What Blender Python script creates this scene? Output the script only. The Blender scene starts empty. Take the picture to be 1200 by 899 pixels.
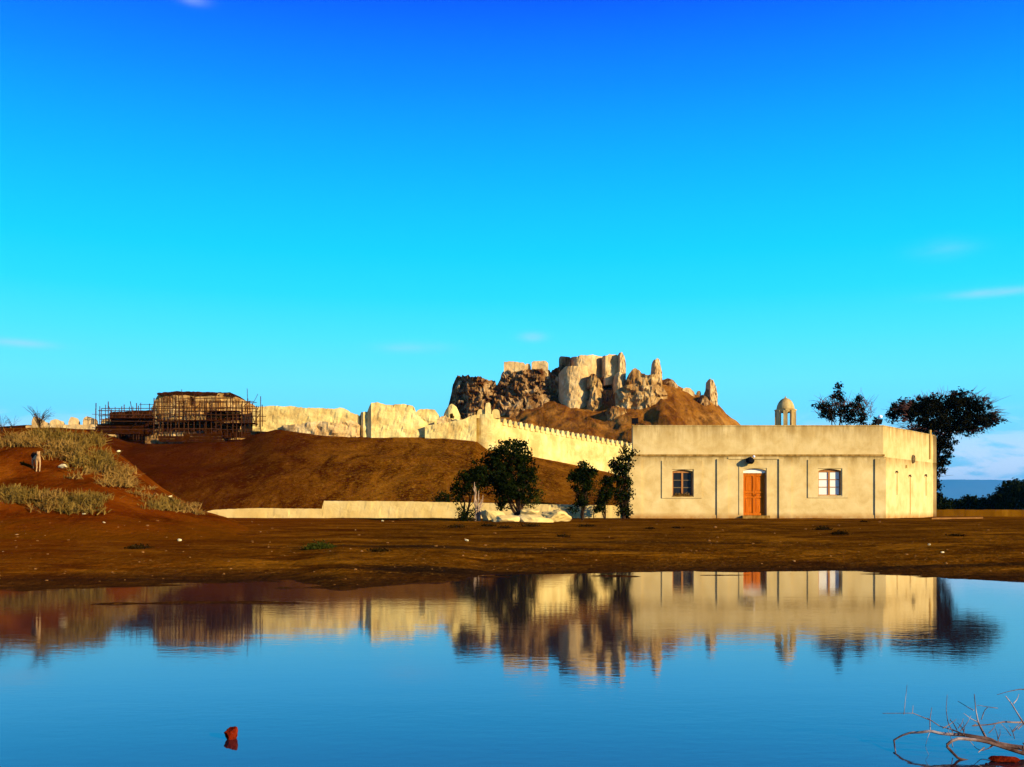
import bpy, math, random
import numpy as np
from mathutils import Vector

random.seed(7)
rng = np.random.default_rng(7)
S = bpy.context.scene
C = S.collection

# ------------------------------------------------------------------ camera
F, HY, CX, CZ = 1167.0, 597.5, 600.0, 1.2        # focal in photo pixels, horizon row, centre column, eye height
cam_d = bpy.data.cameras.new('camera')
cam = bpy.data.objects.new('camera', cam_d); C.objects.link(cam)
cam.location = (0, 0, CZ); cam.rotation_euler = (math.radians(90), 0, 0)
cam_d.sensor_width = 36; cam_d.lens = 36 * F / 1200
cam_d.shift_y = (HY - 449.5) / 1200
cam_d.clip_start = 0.1; cam_d.clip_end = 60000
S.camera = cam

# ------------------------------------------------------------------ sun and sky
SUN_AZ, SUN_EL = math.radians(129), math.radians(17)       # azimuth from +Y towards +X
sd = Vector((math.sin(SUN_AZ) * math.cos(SUN_EL), math.cos(SUN_AZ) * math.cos(SUN_EL), math.sin(SUN_EL)))
sun_d = bpy.data.lights.new('sun', 'SUN'); sun_d.energy = 5.0; sun_d.angle = math.radians(0.5)
sun_d.color = (1.0, 0.82, 0.52)
sun = bpy.data.objects.new('sun', sun_d); C.objects.link(sun)
sun.rotation_euler = sd.to_track_quat('Z', 'Y').to_euler()

S.view_settings.view_transform = 'Standard'; S.view_settings.look = 'None'
S.view_settings.exposure = 0.8        # the photo is exposed for the low warm sun, its shadows fall nearly to black; S.view_settings.gamma = 1.0
S.view_settings.use_curve_mapping = False
S.render.engine = 'CYCLES'
S.cycles.max_bounces = 6; S.cycles.diffuse_bounces = 2; S.cycles.glossy_bounces = 3
S.cycles.volume_bounces = 0; S.cycles.transparent_max_bounces = 8

def lin(r, g, b):
    f = lambda c: (c / 255) / 12.92 if c <= 10 else (((c / 255) + 0.055) / 1.055) ** 2.4
    return (f(r), f(g), f(b), 1)

class NT:
    """small node-tree writer"""
    def __init__(s, tree):
        s.t = tree; s.n = tree.nodes; s.l = tree.links
        for x in list(s.n): s.n.remove(x)
    def node(s, kind, **kw):
        o = s.n.new(kind)
        for k, v in kw.items(): setattr(o, k, v)
        return o
    def put(s, sock, v):
        if isinstance(v, bpy.types.NodeSocket): s.l.new(v, sock)
        else: sock.default_value = v
    def math(s, op, a, b=0.0, c=None, clamp=False):
        o = s.node('ShaderNodeMath', operation=op, use_clamp=clamp)
        s.put(o.inputs[0], a); s.put(o.inputs[1], b)
        if c is not None: s.put(o.inputs[2], c)
        return o.outputs[0]
    def vmath(s, op, a, b=None, scale=None):
        o = s.node('ShaderNodeVectorMath', operation=op)
        s.put(o.inputs[0], a)
        if b is not None: s.put(o.inputs[1], b)
        if scale is not None: s.put(o.inputs['Scale'], scale)
        return o.outputs['Value'] if op in ('DOT_PRODUCT', 'LENGTH', 'DISTANCE') else o.outputs['Vector']
    def noise(s, vec, scale, detail=4, rough=0.55, dist=0.0):
        o = s.node('ShaderNodeTexNoise'); s.put(o.inputs['Vector'], vec)
        o.inputs['Scale'].default_value = scale; o.inputs['Detail'].default_value = detail
        o.inputs['Roughness'].default_value = rough; o.inputs['Distortion'].default_value = dist
        return o.outputs['Fac']
    def ramp(s, fac, stops, interp='LINEAR'):
        o = s.node('ShaderNodeValToRGB'); o.color_ramp.interpolation = interp
        e = o.color_ramp.elements
        while len(e) < len(stops): e.new(0.5)
        for i, (p, c) in enumerate(stops):
            e[i].position = p
            e[i].color = c if isinstance(c, tuple) else (c, c, c, 1)
        s.put(o.inputs[0], fac)
        return o.outputs[0]
    def mix(s, fac, a, b, mode='MIX'):
        o = s.node('ShaderNodeMix', data_type='RGBA', blend_type=mode)
        s.put(o.inputs[0], fac); s.put(o.inputs[6], a); s.put(o.inputs[7], b)
        return o.outputs[2]

W = bpy.data.worlds.new('World'); S.world = W; W.use_nodes = True
w = NT(W.node_tree)
sky = w.node('ShaderNodeTexSky', sky_type='NISHITA'); sky.sun_disc = False
sky.sun_elevation = SUN_EL; sky.sun_rotation = SUN_AZ
sky.air_density = 1.0; sky.dust_density = 0.4; sky.ozone_density = 3.0
tc = w.node('ShaderNodeTexCoord').outputs['Generated']
dirv = w.vmath('NORMALIZE', tc)
sep = w.node('ShaderNodeSeparateXYZ'); w.put(sep.inputs[0], dirv)
dx, dy, dz = sep.outputs
def el(py): return math.sin(math.atan((HY - py) / F))
up = w.math('MAXIMUM', dz, 0.0)
def sk(r, g, k=1.75):                                 # the sky's blue runs past the top of the picture's range
    c = lin(r, g, 255); return (c[0], c[1], k, 1)
stops = [(0.0, lin(135, 215, 248)), (el(560), sk(140, 228, 1.1)), (el(500), sk(132, 246, 1.3)), (el(450), sk(118, 253, 1.5)), (el(400), sk(84, 247)),
         (el(350), sk(40, 235)), (el(300), sk(10, 222)), (el(200), sk(0, 186, 1.5)), (el(100), sk(0, 142, 1.35)), (el(0), sk(0, 90, 1.1)),
         (0.62, sk(0, 40, 0.5)), (1.0, sk(0, 28, 0.3))]
grade = w.ramp(up, stops)
nsky = w.vmath('SCALE', sky.outputs[0], scale=0.1)
base = w.mix(0.985, nsky, grade)
# low bank of fair-weather cloud over the far hills
cv = w.node('ShaderNodeCombineXYZ')
az = w.math('ARCTAN2', dx, dy)
w.put(cv.inputs[0], w.math('MULTIPLY', az, 9.0)); w.put(cv.inputs[1], w.math('MULTIPLY', dz, 34.0)); cv.inputs[2].default_value = 3.7
cn = w.noise(cv.outputs[0], 1.6, 5, 0.55, 0.3)
band = w.ramp(up, [(0.0, 0.9), (0.036, 1.0), (0.055, 0.7), (0.095, 0.0)])
cm = w.math('MULTIPLY', w.ramp(cn, [(0.42, 0.15), (0.56, 1.0)], 'EASE'), band)
base = w.mix(cm, base, (1.05, 1.15, 1.30, 1))
# a few thin wisps higher up
def wisp(px, py, wx, wy, a):
    global base
    d = Vector(((px - CX) / F, 1, (HY - py) / F)).normalized()
    ex = w.math('DIVIDE', w.math('SUBTRACT', az, math.atan2(d.x, d.y)), wx / F)
    ez = w.math('DIVIDE', w.math('SUBTRACT', dz, d.z), wy / F)
    r2 = w.math('ADD', w.math('MULTIPLY', ex, ex), w.math('MULTIPLY', ez, ez))
    g = w.math('MULTIPLY', w.math('EXPONENT', w.math('MULTIPLY', r2, -1.0)), a)
    g = w.math('MULTIPLY', g, w.ramp(cn, [(0.3, 0.3), (0.6, 1.0)]))
    base = w.mix(g, base, lin(205, 228, 255))
wisp(20, 402, 34, 4, 0.42); wisp(484, 407, 36, 6, 0.30); wisp(624, 395, 14, 5, 0.42)
wisp(1160, 343, 50, 4, 0.42); wisp(1105, 292, 28, 9, 0.14); wisp(228, 0, 14, 4, 0.35)
bg = w.node('ShaderNodeBackground'); w.put(bg.inputs[0], w.vmath('SCALE', base, scale=10.0 / 2 ** 0.8)); bg.inputs[1].default_value = 0.1
wo = w.node('ShaderNodeOutputWorld'); w.l.new(bg.outputs[0], wo.inputs[0])

# ------------------------------------------------------------------ numeric helpers
def P(px, py, D): return np.array(((px - CX) * D / F, D, CZ + (HY - py) * D / F))
def X(px, D): return (px - CX) * D / F
def Z(py, D): return CZ + (HY - py) * D / F

def _h(i, j, k, seed):
    n = (i.astype(np.uint32) * np.uint32(374761393) + j.astype(np.uint32) * np.uint32(668265263)
         + k.astype(np.uint32) * np.uint32(2147483647 - 1013) + np.uint32(seed * 7919 + 17))
    n = (n ^ (n >> np.uint32(13))) * np.uint32(1274126177)
    n = n ^ (n >> np.uint32(16))
    return (n & np.uint32(0xffff)).astype(np.float64) / 65535.0
def vn(x, y, z, seed=0):
    x, y, z = np.broadcast_arrays(np.asarray(x, float), np.asarray(y, float), np.asarray(z, float))
    fx, fy, fz = np.floor(x), np.floor(y), np.floor(z)
    ix, iy, iz = [f.astype(np.int64) & 0xffffffff for f in (fx, fy, fz)]
    u, v, t = x - fx, y - fy, z - fz
    u, v, t = [a * a * (3 - 2 * a) for a in (u, v, t)]
    o = 0
    for a in (0, 1):
        for b in (0, 1):
            for c in (0, 1):
                o = o + _h(ix + a, iy + b, iz + c, seed) * (u if a else 1 - u) * (v if b else 1 - v) * (t if c else 1 - t)
    return o * 2 - 1
def fbm(x, y, z=0.0, oct=4, seed=0, gain=0.5):
    s = 0; a = 1; tot = 0; f = 1
    for o in range(oct):
        s = s + a * vn(np.asarray(x) * f, np.asarray(y) * f, np.asarray(z) * f + 3.1 * o, seed + o); tot += a
        a *= gain; f *= 2.03
    return s / tot
def sstep(a, b, x):
    t = np.clip((np.asarray(x, float) - a) / (b - a), 0, 1); return t * t * (3 - 2 * t)

# ------------------------------------------------------------------ mesh helpers
class MB:
    """collects vertices and faces for ONE mesh object"""
    def __init__(s): s.v = []; s.f = []; s.n = 0
    def add(s, vs, fs):
        s.v.append(np.asarray(vs, float).reshape(-1, 3)); b = s.n
        for f in fs: s.f.append([i + b for i in f])
        s.n += len(s.v[-1])
    def box(s, x0, x1, y0, y1, z0, z1):
        s.add([(x0,y0,z0),(x1,y0,z0),(x1,y1,z0),(x0,y1,z0),(x0,y0,z1),(x1,y0,z1),(x1,y1,z1),(x0,y1,z1)],
              [(0,3,2,1),(4,5,6,7),(0,1,5,4),(1,2,6,5),(2,3,7,6),(3,0,4,7)])
    def prism(s, poly, z0, z1):
        n = len(poly); vs = [(x, y, z0) for x, y in poly] + [(x, y, z1) for x, y in poly]
        s.add(vs, [tuple(range(n - 1, -1, -1)), tuple(range(n, 2 * n))] + [(i, (i + 1) % n, n + (i + 1) % n, n + i) for i in range(n)])
    def beam(s, a, b, r, r2=None, n=6):
        s.tube([a, b], [r, r if r2 is None else r2], n)
    def tube(s, pts, rad, n=6):
        pts = [np.asarray(p, float) for p in pts]; vs = []
        for i, p in enumerate(pts):
            d = pts[min(i + 1, len(pts) - 1)] - pts[max(i - 1, 0)]; d = d / (np.linalg.norm(d) + 1e-9)
            a = np.cross(d, (0.31, 0.17, 0.93)) if abs(d[2]) < 0.8 else np.cross(d, (0.93, 0.21, 0.13))
            a /= np.linalg.norm(a); b = np.cross(d, a)
            for k in range(n):
                t = 2 * math.pi * k / n; vs.append(p + rad[i] * (math.cos(t) * a + math.sin(t) * b))
        fs = [(i*n+k, i*n+(k+1)%n, (i+1)*n+(k+1)%n, (i+1)*n+k) for i in range(len(pts)-1) for k in range(n)]
        fs += [tuple(range(n - 1, -1, -1)), tuple((len(pts)-1)*n + k for k in range(n))]
        s.add(vs, fs)
    def lathe(s, cx, cy, prof, n=24, a0=0.0):
        vs = []
        for r, z in prof:
            for k in range(n):
                t = a0 + 2 * math.pi * k / n; vs.append((cx + r * math.cos(t), cy + r * math.sin(t), z))
        m = len(prof)
        fs = [(i*n+k, i*n+(k+1)%n, (i+1)*n+(k+1)%n, (i+1)*n+k) for i in range(m-1) for k in range(n)]
        fs += [tuple(range(n - 1, -1, -1)), tuple((m-1)*n + k for k in range(n))]
        s.add(vs, fs)
    def build(s, name, mat, parent=None, origin=None, smooth=False, **tags):
        v = np.vstack(s.v)
        return link(name, v, s.f, mat, parent, origin, smooth, **tags)

def set_tags(o, label=None, cat=None, group=None, kind=None):
    if label: o['label'] = label
    if cat: o['category'] = cat
    if group: o['group'] = group
    if kind: o['kind'] = kind
    return o
ORG = {}
def link(name, v, f, mat, parent=None, origin=None, smooth=False, **tags):
    v = np.asarray(v, float)
    if parent is not None: org = np.array(ORG[parent.name])
    elif origin is not None: org = np.array(origin, float)
    else:
        org = np.array([(v[:, 0].min() + v[:, 0].max()) / 2, (v[:, 1].min() + v[:, 1].max()) / 2, v[:, 2].min()])
    me = bpy.data.meshes.new(name)
    if isinstance(f, np.ndarray):
        k = f.shape[1]
        me.vertices.add(len(v)); me.vertices.foreach_set('co', (v - org).astype(np.float32).ravel())
        me.loops.add(f.size); me.loops.foreach_set('vertex_index', f.astype(np.int32).ravel())
        me.polygons.add(len(f)); me.polygons.foreach_set('loop_start', np.arange(0, f.size, k, dtype=np.int32))
        me.update(calc_edges=True)
    else:
        me.from_pydata((v - org).tolist(), [], f)
    if smooth: me.shade_smooth()
    me.materials.append(mat)
    o = bpy.data.objects.new(name, me); C.objects.link(o)
    if parent is not None: o.parent = parent
    else: o.location = org
    ORG[o.name] = tuple(org)
    return set_tags(o, **tags)
def empty(name, loc, label, cat, group=None):
    o = bpy.data.objects.new(name, None); C.objects.link(o); o.location = loc; o.empty_display_size = 0.3
    ORG[o.name] = tuple(loc)
    return set_tags(o, label, cat, group)
def piece(name, src, parent, loc, rz=0.0, sc=(1, 1, 1)):
    """another instance of a piece that shares mesh data; loc in world space"""
    o = src.copy(); C.objects.link(o); o.name = name; o.parent = parent
    o.location = np.array(loc) - np.array(ORG[parent.name]); o.rotation_euler = (0, 0, rz); o.scale = sc
    ORG[o.name] = ORG[parent.name]
    return o

# ------------------------------------------------------------------ materials
def mat(name, stops, scale=1.0, stretch=(1, 1, 1), rough=0.95, bump=0.3, bscale=None, bdist=0.05, detail=6, extra=None, spec=0.0):
    m = bpy.data.materials.new(name); m.use_nodes = True
    t = NT(m.node_tree)
    pos = t.node('ShaderNodeNewGeometry').outputs['Position']
    pv = t.vmath('MULTIPLY', pos, tuple(stretch))
    n = t.noise(pv, scale, detail, 0.6, 0.4)
    col = t.ramp(n, stops)
    bs = t.node('ShaderNodeBsdfPrincipled')
    if extra: col = extra(t, pos, col)
    t.put(bs.inputs['Base Color'], col); bs.inputs['Roughness'].default_value = rough
    bs.inputs['Specular IOR Level'].default_value = spec
    if bump:
        b = t.node('ShaderNodeBump'); b.inputs['Strength'].default_value = bump; b.inputs['Distance'].default_value = bdist
        t.put(b.inputs['Height'], t.noise(pos, bscale or scale * 6, 6, 0.65)); t.put(bs.inputs['Normal'], b.outputs[0])
    o = t.node('ShaderNodeOutputMaterial'); t.l.new(bs.outputs[0], o.inputs[0])
    m['bsdf'] = bs.name
    return m
def c3(r, g, b): return (r, g, b, 1)

def soil_extra(t, pos, col):
    # dry grass and gravel flecks, darker damp rim close to the water level
    fine = t.noise(pos, 9.0, 5, 0.7)
    col = t.mix(t.ramp(fine, [(0.52, 0.0), (0.72, 0.75)]), col, c3(0.30, 0.14, 0.018))
    dark = t.noise(t.vmath('MULTIPLY', pos, (0.45, 0.8, 1.0)), 0.9, 8, 0.74, 0.9)
    col = t.mix(t.ramp(dark, [(0.48, 0.0), (0.60, 0.9)]), col, c3(0.045, 0.012, 0.001))
    for (cx, cy, rx, ry, a_) in ((-0.6, 18.3, 3.2, 1.0, .95), (-1.5, 24.5, 5.5, .8, .8), (-5.0, 16.6, 3.0, .35, .8), (9.5, 19.8, 6.0, .5, .8), (3.0, 27.5, 6.0, .7, .6)):
        q = t.vmath('MULTIPLY', t.vmath('SUBTRACT', pos, (cx, cy, 0)), (1 / rx, 1 / ry, 0)); q = t.vmath('LENGTH', q)
        q = t.math('ADD', q, t.math('MULTIPLY', t.math('SUBTRACT', fine, 0.5), 1.6))
        col = t.mix(t.math('MULTIPLY', t.ramp(q, [(0.45, 1.0), (1.0, 0.0)]), a_), col, c3(0.016, 0.008, 0.003))
    s = t.node('ShaderNodeSeparateXYZ'); t.put(s.inputs[0], pos)
    red = t.math('MULTIPLY', t.ramp(t.math('MULTIPLY_ADD', s.outputs[0], -0.05, 0.0), [(0.15, 0.0), (0.75, 1.0)]), 0.75)
    col = t.mix(red, col, c3(0.155, 0.028, 0.001))
    wet = t.ramp(t.math('ADD', s.outputs[2], t.math('MULTIPLY', t.math('SUBTRACT', fine, 0.5), 0.06)), [(0.0, 1.0), (0.045, 0.8), (0.11, 0.0)])
    return t.mix(t.math('MULTIPLY', wet, 0.8), col, c3(0.025, 0.010, 0.003))
M = {}
M['soil'] = mat('dry_soil', [(0.32, c3(0.055, 0.015, 0.0006)), (0.5, c3(0.125, 0.040, 0.0012)), (0.68, c3(0.25, 0.088, 0.003))],
                scale=0.55, stretch=(0.55, 0.9, 1.0), detail=10, bump=0.9, bscale=3.0, bdist=0.16, extra=soil_extra, spec=0.0)
def slope_extra(t, pos, col):
    v = t.noise(t.vmath('MULTIPLY', pos, (1.0, 0.22, 0.5)), 0.42, 8, 0.72, 0.8)
    col = t.mix(t.ramp(v, [(0.46, 0.0), (0.60, 0.95)]), col, c3(0.045, 0.007, 0.0006))
    s = t.node('ShaderNodeSeparateXYZ'); t.put(s.inputs[0], pos)
    g = t.noise(pos, 3.5, 5, 0.7)
    gr = t.math('MULTIPLY', t.ramp(g, [(0.48, 0.0), (0.62, 0.85)]), t.ramp(t.math('MULTIPLY_ADD', s.outputs[0], 0.02, 0.62), [(0.1, 0.1), (0.5, 1.0)]))
    col = t.mix(gr, col, c3(0.22, 0.092, 0.004))
    fl = t.noise(t.vmath('MULTIPLY', pos, (1.0, .4, 1.0)), 2.4, 4, 0.8)
    col = t.mix(t.ramp(fl, [(0.56, 0.0), (0.66, 0.6)]), col, c3(0.30, 0.13, 0.012))
    col = t.mix(t.ramp(fl, [(0.34, 0.7), (0.44, 0.0)]), col, c3(0.03, 0.006, 0.0006))
    red = t.ramp(t.math('MULTIPLY_ADD', s.outputs[0], -0.035, -0.30), [(0.1, 0.0), (0.7, 0.85)])
    return t.mix(red, col, c3(0.048, 0.006, 0.0003))
M['slope'] = mat('red_hill_earth', [(0.30, c3(0.075, 0.018, 0.001)), (0.52, c3(0.15, 0.045, 0.002)), (0.7, c3(0.24, 0.085, 0.005))],
                 scale=0.16, bump=0.9, bscale=2.2, bdist=0.35, extra=slope_extra, spec=0.0)
def mound_extra(t, pos, col):
    g = t.noise(pos, 6.0, 5, 0.7)
    col = t.mix(t.ramp(g, [(0.5, 0.0), (0.7, 0.6)]), col, c3(0.17, 0.05, 0.003))
    s = t.node('ShaderNodeSeparateXYZ'); t.put(s.inputs[0], pos)
    low = t.ramp(t.math('ADD', s.outputs[2], t.math('MULTIPLY', t.math('SUBTRACT', t.noise(pos, 0.8, 5, .65), 0.5), 1.2)), [(0.55, 1.0), (1.0, 0.0)])
    return t.mix(low, col, c3(0.125, 0.034, 0.001))
M['mound'] = mat('red_mound_earth', [(0.34, c3(0.055, 0.009, 0.0004)), (0.5, c3(0.115, 0.020, 0.0008)), (0.68, c3(0.19, 0.045, 0.002))],
                 scale=0.6, bump=0.8, bscale=4.0, bdist=0.15, extra=mound_extra, spec=0.0)
def castle_extra(t, pos, col):
    v = t.noise(t.vmath('MULTIPLY', pos, (1.0, 0.3, 0.35)), 0.45, 6, 0.7, 0.8)
    return t.mix(t.ramp(v, [(0.45, 0.0), (0.66, 0.85)]), col, c3(0.07, 0.018, 0.002))
M['castle_earth'] = mat('brown_hill_earth', [(0.32, c3(0.14, 0.045, 0.004)), (0.5, c3(0.26, 0.10, 0.011)), (0.7, c3(0.38, 0.18, 0.035))],
                        scale=0.12, bump=1.0, bscale=1.0, bdist=0.6, extra=castle_extra, spec=0.0)
def rock_extra(t, pos, col):
    v = t.noise(t.vmath('MULTIPLY', pos, (1.0, 1.0, 0.35)), 0.55, 7, 0.72, 1.0)
    return t.mix(t.ramp(v, [(0.47, 0.0), (0.62, 0.9)]), col, c3(0.05, 0.012, 0.002))
M['crag'] = mat('weathered_crag', [(0.36, c3(0.11, 0.045, 0.010)), (0.50, c3(0.25, 0.13, 0.04)), (0.68, c3(0.52, 0.35, 0.15))],
                scale=0.35, bump=1.0, bscale=1.2, bdist=0.6, extra=rock_extra, spec=0.0)
def ruin_extra(t, pos, col):
    v = t.noise(t.vmath('MULTIPLY', pos, (1.0, 1.0, 0.4)), 0.5, 7, 0.72, 0.6)
    return t.mix(t.ramp(v, [(0.52, 0.0), (0.72, 0.7)]), col, c3(0.22, 0.085, 0.018))
M['ruin'] = mat('castle_masonry', [(0.35, c3(0.42, 0.25, 0.085)), (0.55, c3(0.56, 0.38, 0.15)), (0.72, c3(0.64, 0.48, 0.23))],
                scale=0.5, bump=0.7, bscale=2.5, bdist=0.25, extra=ruin_extra, spec=0.0)
def fort_extra(t, pos, col):
    v = t.noise(t.vmath('MULTIPLY', pos, (1.0, 1.0, 0.45)), 0.7, 7, 0.72, 0.6)
    return t.mix(t.ramp(v, [(0.52, 0.0), (0.70, 0.6)]), col, c3(0.40, 0.22, 0.05))
M['cliff'] = mat('eroded_cliff', [(0.38, c3(0.15, 0.06, 0.012)), (0.52, c3(0.36, 0.21, 0.065)), (0.66, c3(0.60, 0.42, 0.17))], scale=0.28, bump=0.9, bscale=1.6, bdist=0.4, extra=ruin_extra, spec=0.0)
M['fort'] = mat('pale_mud_plaster', [(0.35, c3(0.50, 0.33, 0.10)), (0.55, c3(0.66, 0.50, 0.17)), (0.72, c3(0.74, 0.60, 0.25))],
                scale=0.6, bump=0.6, bscale=3.0, bdist=0.15, extra=fort_extra, spec=0.0)
M['tower_brick'] = mat('mud_brick', [(0.38, c3(0.24, 0.11, 0.025)), (0.52, c3(0.44, 0.25, 0.07)), (0.68, c3(0.58, 0.38, 0.14))], scale=0.9, stretch=(1, 1, .5), bump=0.8, bscale=4, bdist=.25, extra=ruin_extra, spec=0.0)
def stain_extra(t, pos, col):
    v = t.noise(t.vmath('MULTIPLY', pos, (1.0, 1.0, 0.16)), 2.0, 6, 0.7)
    s = t.node('ShaderNodeSeparateXYZ'); t.put(s.inputs[0], pos)
    z = s.outputs[2]
    # rain streaks below the parapet edge and below the string course; splash dirt at the foot
    top = t.ramp(t.math('MULTIPLY', t.math('SUBTRACT', z, 3.4), 0.4), [(0.0, 0.0), (0.07, 0.15), (0.20, 0.7), (0.29, 1.0), (0.2901, 0.10), (0.62, 0.25), (0.98, 1.0)])
    col = t.mix(t.math('MULTIPLY', t.math('MULTIPLY', t.ramp(v, [(0.33, 0.0), (0.58, 1.0)]), top), 0.75), col, c3(0.17, 0.09, 0.012))
    foot = t.math('MULTIPLY', t.ramp(t.math('SUBTRACT', z, 0.55), [(0.24, 1.0), (0.52, 0.0)]), t.ramp(t.noise(pos, 2.5, 5), [(0.3, 0.5), (0.6, 1.0)]))
    col = t.mix(t.math('MULTIPLY', foot, 0.92), col, c3(0.30, 0.14, 0.03))
    big = t.noise(t.vmath('MULTIPLY', pos, (1.0, 1.0, 0.5)), 0.7, 5, 0.6)
    return t.mix(t.ramp(big, [(0.45, 0.0), (0.7, 0.22)]), col, c3(0.42, 0.26, 0.07))
M['plaster'] = mat('lime_plaster', [(0.32, c3(0.48, 0.33, 0.115)), (0.52, c3(0.58, 0.425, 0.170)), (0.70, c3(0.65, 0.49, 0.215))],
                   scale=1.2, bump=0.25, bscale=7.0, bdist=0.03, extra=stain_extra, spec=0.05)
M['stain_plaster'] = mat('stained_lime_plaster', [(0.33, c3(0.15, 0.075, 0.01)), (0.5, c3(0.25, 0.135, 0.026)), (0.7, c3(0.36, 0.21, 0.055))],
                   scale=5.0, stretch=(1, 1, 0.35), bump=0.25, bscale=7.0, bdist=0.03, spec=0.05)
M['white_plaster'] = mat('whitewash', [(0.3, c3(0.78, 0.70, 0.55)), (0.7, c3(0.84, 0.80, 0.68))], scale=3, bump=0.15, bdist=0.02)
M['low_wall'] = mat('ochre_wall_plaster', [(0.3, c3(0.56, 0.38, 0.11)), (0.6, c3(0.66, 0.48, 0.17)), (0.75, c3(0.72, 0.55, 0.24))],
                    scale=0.9, bump=0.4, bscale=4.0, bdist=0.08, spec=0.0)
M['boulder'] = mat('pale_limestone', [(0.3, c3(0.62, 0.48, 0.20)), (0.6, c3(0.74, 0.60, 0.28)), (0.75, c3(0.78, 0.66, 0.36))],
                   scale=3.0, bump=0.7, bscale=10.0, bdist=0.06)
M['mudwall'] = mat('brown_mud_wall', [(0.3, c3(0.085, 0.032, 0.0015)), (0.6, c3(0.145, 0.058, 0.002)), (0.75, c3(0.21, 0.095, 0.005))],
                   scale=1.2, stretch=(1, 1, 0.3), bump=0.6, bscale=5.0, bdist=0.08)
M['wood'] = mat('orange_door_wood', [(0.3, c3(0.34, 0.075, 0.004)), (0.6, c3(0.52, 0.125, 0.008)), (0.8, c3(0.60, 0.17, 0.015))],
                scale=6.0, stretch=(3, 3, 0.3), rough=0.6, bump=0.3, bscale=20, bdist=0.01)
M['frame_wood'] = mat('brown_frame_wood', [(0.3, c3(0.25, 0.09, 0.02)), (0.7, c3(0.42, 0.19, 0.06))],
                      scale=6.0, stretch=(3, 3, 0.3), rough=0.7, bump=0.2, bscale=20, bdist=0.01)
M['dark_pane'] = mat('dark_glass', [(0.3, c3(0.004, 0.005, 0.006)), (0.7, c3(0.008, 0.009, 0.01))], rough=0.35, bump=0, spec=0.2)
M['white_pane'] = mat('whitened_glass', [(0.3, c3(0.66, 0.62, 0.50)), (0.7, c3(0.74, 0.70, 0.58))], rough=0.4, bump=0, spec=0.3)
M['black'] = mat('black_metal', [(0.3, c3(0.006, 0.006, 0.007)), (0.7, c3(0.014, 0.013, 0.013))], rough=0.5, bump=0)
M['white'] = mat('white_enamel', [(0.3, c3(0.78, 0.78, 0.78)), (0.7, c3(0.84, 0.84, 0.84))], rough=0.4, bump=0)
M['grey'] = mat('grey_metal', [(0.3, c3(0.12, 0.08, 0.035)), (0.7, c3(0.20, 0.14, 0.06))], rough=0.6, bump=0.2)
M['pipe'] = mat('painted_pipe', [(0.3, c3(0.46, 0.27, 0.06)), (0.7, c3(0.54, 0.34, 0.09))], rough=0.7, bump=0.1)
M['pole'] = mat('dark_timber_pole', [(0.3, c3(0.035, 0.012, 0.004)), (0.7, c3(0.075, 0.026, 0.008))], scale=3, bump=0.2)
M['board_and_shade'] = mat('dark_timber_and_shade', [(0.3, c3(0.016, 0.004, 0.001)), (0.6, c3(0.036, 0.009, 0.001)), (0.75, c3(0.075, 0.020, 0.002))], scale=2, bump=0.4)  # deck timber; its near-black tone also stands in for shade
M['bark'] = mat('pale_bark', [(0.3, c3(0.22, 0.13, 0.07)), (0.7, c3(0.48, 0.34, 0.20))], scale=9, bump=0.6, bdist=0.03)
M['dbark'] = mat('dark_bark', [(0.3, c3(0.02, 0.012, 0.006)), (0.7, c3(0.06, 0.03, 0.015))], scale=9, bump=0.6, bdist=0.03)
def leafmat(name, a, b, sc=2.2):
    return mat(name, [(0.35, c3(*a)), (0.68, c3(*b))], scale=sc, bump=0, rough=0.9, spec=0.0)
M['leaf'] = leafmat('dark_green_leaf', (0.003, 0.005, 0.001), (0.012, 0.017, 0.002))
M['leaf2'] = leafmat('olive_leaf', (0.012, 0.016, 0.002), (0.055, 0.055, 0.006))
M['acacia'] = leafmat('acacia_leaf', (0.002, 0.003, 0.001), (0.012, 0.010, 0.004), 0.8)
M['twig'] = leafmat('dry_reddish_twig', (0.05, 0.022, 0.016), (0.13, 0.06, 0.05), 1.5)
M['straw'] = leafmat('straw_brush', (0.09, 0.042, 0.006), (0.32, 0.18, 0.04), 2.5)
M['straw_olive'] = leafmat('olive_brush', (0.075, 0.040, 0.005), (0.24, 0.145, 0.028), 2.5)
M['weed'] = leafmat('low_weed', (0.008, 0.004, 0.001), (0.035, 0.018, 0.003), 6)
M['branch'] = mat('bleached_branch', [(0.36, c3(0.03, 0.014, 0.010)), (0.5, c3(0.13, 0.075, 0.055)), (0.68, c3(0.42, 0.33, 0.28))], scale=7, bump=0.5, bscale=40, bdist=0.004)
M['redstone'] = mat('red_sandstone', [(0.35, c3(0.06, 0.004, 0.001)), (0.6, c3(0.16, 0.014, 0.003)), (0.75, c3(0.30, 0.06, 0.025))], scale=20, bump=0.9, bscale=60, bdist=0.01, rough=0.6)
M['pebble'] = mat('pale_pebble', [(0.3, c3(0.12, 0.045, 0.01)), (0.6, c3(0.26, 0.12, 0.03)), (0.75, c3(0.55, 0.40, 0.22))], scale=3, bump=0.2)
M['tan_fur'] = mat('tan_fur', [(0.3, c3(0.30, 0.16, 0.055)), (0.7, c3(0.48, 0.30, 0.13))], scale=8, bump=0.3, bscale=40, bdist=0.01)
M['shaded_fur'] = mat('shaded_fur', [(0.3, c3(0.012, 0.006, 0.003)), (0.7, c3(0.03, 0.014, 0.008))], scale=8, bump=0.3, bscale=40, bdist=0.01)
M['mountain'] = mat('far_mountain', [(0.3, c3(0.05, 0.05, 0.05)), (0.7, c3(0.10, 0.10, 0.09))], scale=0.0006, bump=0)

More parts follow.
